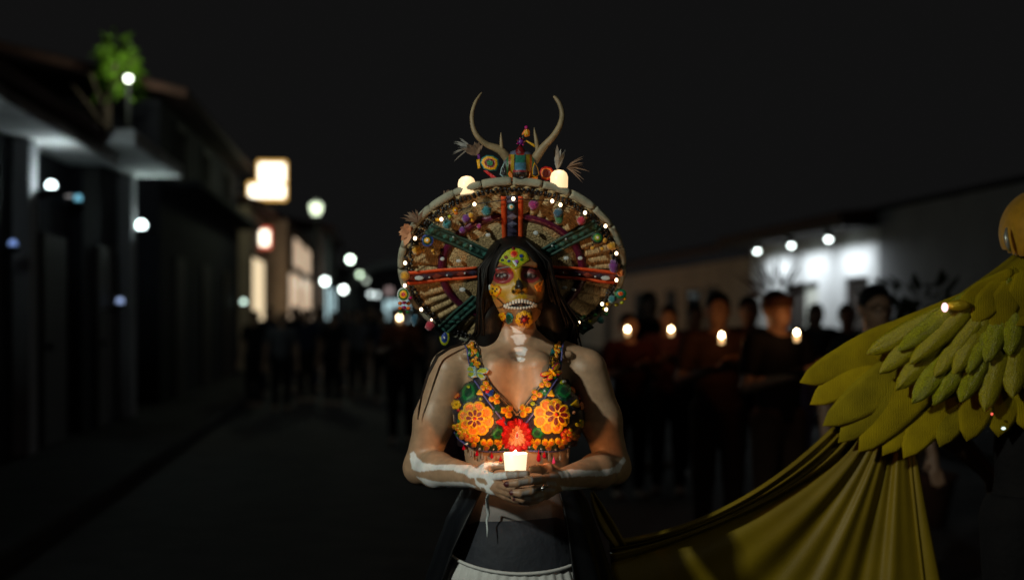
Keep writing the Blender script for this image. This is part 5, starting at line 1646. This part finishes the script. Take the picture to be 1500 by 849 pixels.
def feather(root, tip, w, Y0, Y1, m, par, mirror, curve=.06, gl=False, blunt=.55, seed=0):
    q = random.Random(seed); n, k = 16, 6
    a, c = P(*root, Y0), P(*tip, Y1)
    d = c-a; l = np.linalg.norm(d); d /= l
    sd = np.cross(d, (0, 1, 0)); sd /= np.linalg.norm(sd)
    nr = np.cross(sd, d)
    if nr[1] > 0: nr = -nr
    W_ = w*WY/F/2*(1.0 if gl else 1.3)
    G = []
    cv = q.uniform(-.5, 1.0)*curve
    for i in range(n+1):
        t = i/n
        prof = (.30+.70*min(1, t/.55)**.8)*(1 if t < blunt else max(0.0005, 1-((t-blunt)/(1-blunt))**1.9)**.60)
        row = []
        for j in range(-k//2, k//2+1):
            s_ = j/(k/2)*(1+(q.uniform(-.03, .01) if abs(j) == k//2 else 0))
            p = a+d*l*t+sd*(W_*prof*s_+cv*l*math.sin(t*PI)*.5)+nr*(W_*(.45 if gl else .10)*(1-s_*s_)*(.4+.6*prof)+.004*math.sin(7*t+seed)+(.0016*q.gauss(0, 1) if gl else 0))
            if mirror: p = np.array([2*wx-p[0], p[1], p[2]])
            row.append(p)
        G.append(row)
    rac = [a+d*l*t+sd*cv*l*math.sin(t*PI)*.5+nr*(W_*.09+.003) for t in (.05, .3, .6, .88)]
    if mirror: rac = [np.array([2*wx-p[0], p[1], p[2]]) for p in rac]
    mbf = MB().grid(np.array(G))
    o = mbf.build('feather', m, par, smooth=True, thick=.0016 if not gl else .006)
    return o
prim = [(1171,560,46,1430,430),(1186,592,48,1432,436),(1205,623,50,1438,440),(1228,648,50,1446,440),(1258,662,52,1452,442),(1293,667,48,1458,442),(1323,671,50,1464,440),(1375,654,50,1472,440),(1415,646,50,1480,440),(1462,640,52,1490,436),(1505,632,52,1500,436)]
sec = [(1270,518,30,1450,418),(1288,546,31,1454,420),(1311,571,33,1458,420),(1335,590,34,1464,420),(1366,593,36,1470,418),(1407,588,36,1476,418),(1443,602,38,1484,416),(1482,582,38,1492,414),(1515,590,38,1502,412)]
ter = [(1316,513,26,1456,406),(1333,533,27,1460,408),(1369,551,28,1466,410),(1396,548,28,1472,410),(1416,546,30,1478,408),(1443,530,30,1484,406),(1478,520,32,1492,404)]
scap = [(1400,452,22,1482,396),(1425,470,30,1488,394),(1455,480,34,1494,394),(1488,476,36,1500,392)]
for mirror in (False, True):
    WING = part('wing', DANCER)
    for i, (x, y, w, rx, ry) in enumerate(prim): feather((rx, ry), (x, y), w, WY+.01, WY+.015+.005*(i % 2), (M_YF, M_YF2, M_YF3)[(i*5+i//3) % 3], WING, mirror, seed=i)
    for i, (x, y, w, rx, ry) in enumerate(sec): feather((rx, ry), (x, y), w, WY-.02, WY-.030-.006*(i % 2), (M_YG, M_YG2)[(i*7//3) % 2], WING, mirror, .05, True, .68, seed=30+i)
    for i, (x, y, w, rx, ry) in enumerate(ter): feather((rx, ry), (x, y), w, WY-.04, WY-.052-.006*(i % 2), (M_YG2, M_YG)[(i*5//3) % 2], WING, mirror, .05, True, .68, seed=60+i)
    for i, (x, y, w, rx, ry) in enumerate(scap): feather((rx, ry), (x, y), w, WY-.05, WY-.062, M_YF, WING, mirror, .04, False, .6, seed=90+i)
    if not mirror:
        MB().ball(P(1404, 447, WY-.075), (.030, .014, .014), 12, 8).build('gold_ornament', mat('gold_glitter', (.65, .46, .02), rough=.25, metal=.4, bump=.9, bscale=300, btype='voronoi'), WING, smooth=True)
        MB().ball(P(1384, 450, WY-.085), (.009, .008, .012), 10, 7).build('glow_bead', emat('pink_glint', (1.0, .62, .66), 1.6), WING, smooth=True)  # glow stands in for a bright reflection on a crystal
        MB().ball(P(1453, 606, WY-.03), .0035, 8, 6).build('glow_bead', emat('red_led', (1.0, .08, .04), 1.2), WING, smooth=True)
        MB().ball(P(1470, 627, WY-.03), (.006, .004, .004), 8, 6).build('glow_bead', emat('pale_led', (.8, 1.0, .9), 1.2), WING, smooth=True)
# shoulder mantle
G = []
for i in range(12):
    th = 2*PI*i/12
G = np.array([[P(1540, 372+120*s_, WY+.09)+np.array([(.075+.30*s_)*math.cos(2*PI*k/48)*(1+.02*math.sin(9*2*PI*k/24)), (.07+.10*s_)*math.sin(2*PI*k/48), .03*abs(math.sin(2*PI*k/48))]) for k in range(48)] for s_ in np.linspace(0, 1, 8)])
MB().grid(G, closed=True).build('mantle', M_YF, DANCER, smooth=True, thick=.004)
# bird hood
hc = P(1532, 338, WY+.02).astype(np.float32)
def sd_hood(Q):
    q = Q-hc
    d = d_ell(q, (0, .02, .0), (.106, .125, .112))
    d = smin(d, d_cap(q, (0, -.06, .03), (0, -.16, -.015), .045, .016), .03)
    d = smax(d, -d_ell(q, (0, -.10, -.055), (.075, .10, .055)), .012)
    return smax(d, -d_ell(q, (0, .03, -.03), (.092, .108, .10)), .006)
v_, q_ = sdf_mesh(sd_hood, hc-.2, hc+.2, .005)
o = mesh_np('bird_hood', v_, q_, mat('orange_felt', (.58, .30, .012), rough=.55, var=.15, vscale=40, bump=.3, bscale=250, sheen=.2), DANCER, True, None, (wx, WY+.12, 0))
MB().tube([P(1474.5, 334, WY-.02), P(1473.5, 346, WY-.03), P(1476, 358, WY-.03), P(1480, 368, WY-.02)], [.003, .006, .006, .003], 8).build('hood_highlight', mat('highlight_silver', (.55, .6, .55), rough=.3, metal=.6), DANCER, smooth=True)  # pale strip stands in for the highlight along the hood's edge
# cape: gathered at the woman's side and fanned out from under the wing
def bez(p, q, r, s, t): return (1-t)**3*p+3*(1-t)**2*t*q+3*(1-t)*t*t*r+t**3*s
G = []
NU, NT = 120, 36
for i in range(NU+1):
    uu = i/NU
    p0 = np.array([1222+118*uu, 628+14*uu+10*math.sin(PI*uu)]); 
    e = uu**1.25
    p3 = np.array([893+8*e+560*max(0, (e-.22)/.78)**1.15, 795+34*min(1, e/.22)+500*max(0, (e-.22)/.78)**.8])
    p1 = p0+np.array([-70*(1-uu)+6*uu, 70+20*uu]); p2 = np.array([p3[0]+150*(1-e)+0*e, p3[1]-15*(1-e)-120*e])
    row = []
    for j in range(NT+1):
        t = j/NT
        x, y = bez(p0, p1, p2, p3, t)
        f_ = (.015*math.sin(40*uu**.75+1.9*math.sin(uu*6.3)+.8*t)+.006*math.sin(83*uu**.8+2.0*math.sin(uu*9)-1.1*t)+.010*math.sin(uu*15+2.4*t))*(.30+.9*math.sin(PI*min(1, .12+.80*t)))*(1+.5*(1-e)*t)*(1-.62*uu)
        row.append(P(x, y, WY+.06+.05*uu-(.12*(1-e)+.02*e)*t-f_))
    G.append(row)
mbc = MB().grid(np.array(G))
mbc.tube([r_ + np.array([0, -.004, .002]) for r_ in G[0]], .006, 6); mbc.tube([r_ + np.array([0, -.004, 0]) for r_ in G[NU-9]], .004, 6)
mbc.build('cape', M_YC, DANCER, smooth=True, thick=.003)
G = []
for i in range(13):
    t = i/12
    x0, y0 = bez(np.array([866, 720]), np.array([874, 750]), np.array([884, 775]), np.array([905, 800]), t)
    w_ = 4+15*math.sin(PI*min(1, t*.75))
    G.append([P(x0-w_*.35+w_*k/6*1.2, y0-w_*.2*k/6, 3.50-.008*math.sin(k*1.4)) for k in range(7)])
MB().grid(np.array(G)).build('cape_tail', M_YC, DANCER, smooth=True, thick=.003)
# ------------------------------------------------------------------ the crowd
person('person in dark red holding a candle, first past the woman\'s shoulder', 921, 11.0, .22, 'candle', C_RED, C_DARK, h=.92)
hand_candle('candle held by the person in dark red beside the woman\'s hat', 919, 485, 10.62)
person('person in dusty pink holding a candle, second along from the woman', 979, 11.2, -.2, 'candle', C_PINK, C_DARK, 'long_hair', h=.96)
hand_candle('candle held by the person in dusty pink', 983, 485, 10.8)
person('dancer in a brown vest with an orange-lit torso, candle at the waist', 1052, 8.6, -.02, 'candle', C_BROWN, C_BROWN, h=1.0)
hand_candle('candle lighting the torso of the dancer in brown', 1057, 495, 8.2, 1.5)
t = person('dancer with a spiky feather headdress reaching out a candle', 1140, 8.0, .42, 'candle', C_DARK, C_BROWN, h=1.0)
hand_candle('candle held out by the dancer with the feather headdress', 1167, 491, 7.72, 1.5)
M_DF = mat('dark_feather', (.03, .022, .018), rough=.8, var=.3, vscale=40)
for k in range(19):
    a = math.radians(14+152*k/18); l = .20+.07*math.sin(k*1.7)
    b0 = np.array([.07*math.cos(a), .03, 1.585+.05*math.sin(a)])
    d = np.array([math.cos(a), .1, math.sin(a)]); s2 = np.array([-math.sin(a), 0, math.cos(a)])*.010
    MB().add([b0, b0+d*l*.5+s2, b0+d*l, b0+d*l*.5-s2, b0+d*l*.5+np.array([0, .006, 0])], [(0,1,2,3), (0,4,1), (1,4,2), (2,4,3), (3,4,0)]).build('headdress_feather', M_DF, t, world=False)
MB().lathe([(.088, 1.545), (.094, 1.56), (.094, 1.60), (.088, 1.615)], n=20).build('headband', C_BROWN, t, world=False, smooth=True)
t = person('man in dark clothes and glasses standing behind the yellow wing', 1284, 6.7, .12, 'idle', C_DARK, C_DARK, h=1.0)
g = MB()
for s_ in (-1, 1):
    g.tube([(s_*.034+.026*math.cos(2*PI*k/12), -.102, 1.532+.019*math.sin(2*PI*k/12)) for k in range(13)], .0028, 5)
    g.tube([(s_*.060, -.10, 1.535), (s_*.080, -.02, 1.535)], .0025, 5)
g.tube([(-.009, -.104, 1.535), (.009, -.104, 1.535)], .0025, 5)
g.build('glasses', M_POLE, t, world=False)
person('dark figure in a lilac skirt before the lit glass door', 1196, 13.6, .1, 'idle', C_GREY, C_LILAC, 'long_hair', h=.98)
person('dark figure between the two doors of the white building', 1241, 12.2, -.1, 'idle', C_DARK, C_DARK, h=.97)
person('dark figure standing between the dancer in brown and the candle bearer in pink', 1018, 12.4, .0, 'idle', C_NAVY, C_DARK, h=.97)
person('dark figure between the two candle bearers near the hat', 952, 13.2, .5, 'idle', C_DARK, C_DARK, 'long_hair', h=1.05)
person('dark figure between the brown vest and the feather headdress', 1098, 10.6, .1, 'idle', C_DARK, C_DARK, h=1.0)
for i, (px, Y, h) in enumerate(((372, 22, .95), (394, 25, 1.0), (412, 21, .93), (431, 26, 1.01), (449, 23, .97), (470, 27, 1.0), (488, 22, .94), (507, 26, .98), (524, 24, .97), (543, 28, 1.02), (560, 23, .95), (577, 26, 1.0), (611, 24, .97), (634, 27, 1.0), (655, 22, .96))):
    person('dark figure in the unlit crowd before the far street lights', px, Y, rng.uniform(-.6, .6), 'idle', (C_DARK, C_NAVY, C_GREY)[i % 3], (C_DARK, C_NAVY)[i % 2], ('hair', 'long_hair')[i % 2], h, 'unlit crowd before the far lights')
person('small figure holding an orange candle beside the hat\'s edge', 588, 15.6, .0, 'candle', C_BROWN, C_DARK, h=.98)
t = hand_candle('dim orange candle seen just past the edge of the hat', 585, 467, 15.2, .5, .024)
# dark shrub behind the man
c = P(1345, 0, 9.6)
t = thing('shrub', 'dark leafy shrub in a pot behind the yellow wing', 'plant', (c[0], 9.6, 0))
MB().lathe([(.18, 0), (.24, .30), (.27, .34), (.25, .36)], n=16).build('pot', M_TILE, t, world=False, smooth=True)
mb = MB(); rr = random.Random(4)
for k in range(14):
    a = rr.uniform(0, 2*PI); mb.tube([(0, 0, .33), (.15*math.cos(a), .15*math.sin(a), .9), (.36*math.cos(a), .3*math.sin(a), 1.4+rr.uniform(-.2, .2))], [.014, .01, .004], 5)
mb.build('stem', M_BARK, t, world=False)
mb = MB()
for k in range(420):
    a = rr.uniform(0, 2*PI); r_ = rr.random()**.5*.42
    base = np.array([r_*math.cos(a), r_*.8*math.sin(a), .75+rr.random()*.85])
    d = np.array([math.cos(a)+rr.gauss(0, .5), math.sin(a)+rr.gauss(0, .5), rr.gauss(.5, .5)]); d /= np.linalg.norm(d)
    sd = np.cross(d, (0, 0, 1)); sd /= np.linalg.norm(sd)+1e-6; l = rr.uniform(.10, .2)
    mb.add([base, base+d*l*.5+sd*l*.2, base+d*l, base+d*l*.5-sd*l*.2], [(0, 1, 2), (0, 2, 3)])
o = mb.build('foliage', mat('dark_leaf', (.03, .06, .02), rough=.5, var=.3, vscale=8), t, world=False); o['kind'] = 'stuff'
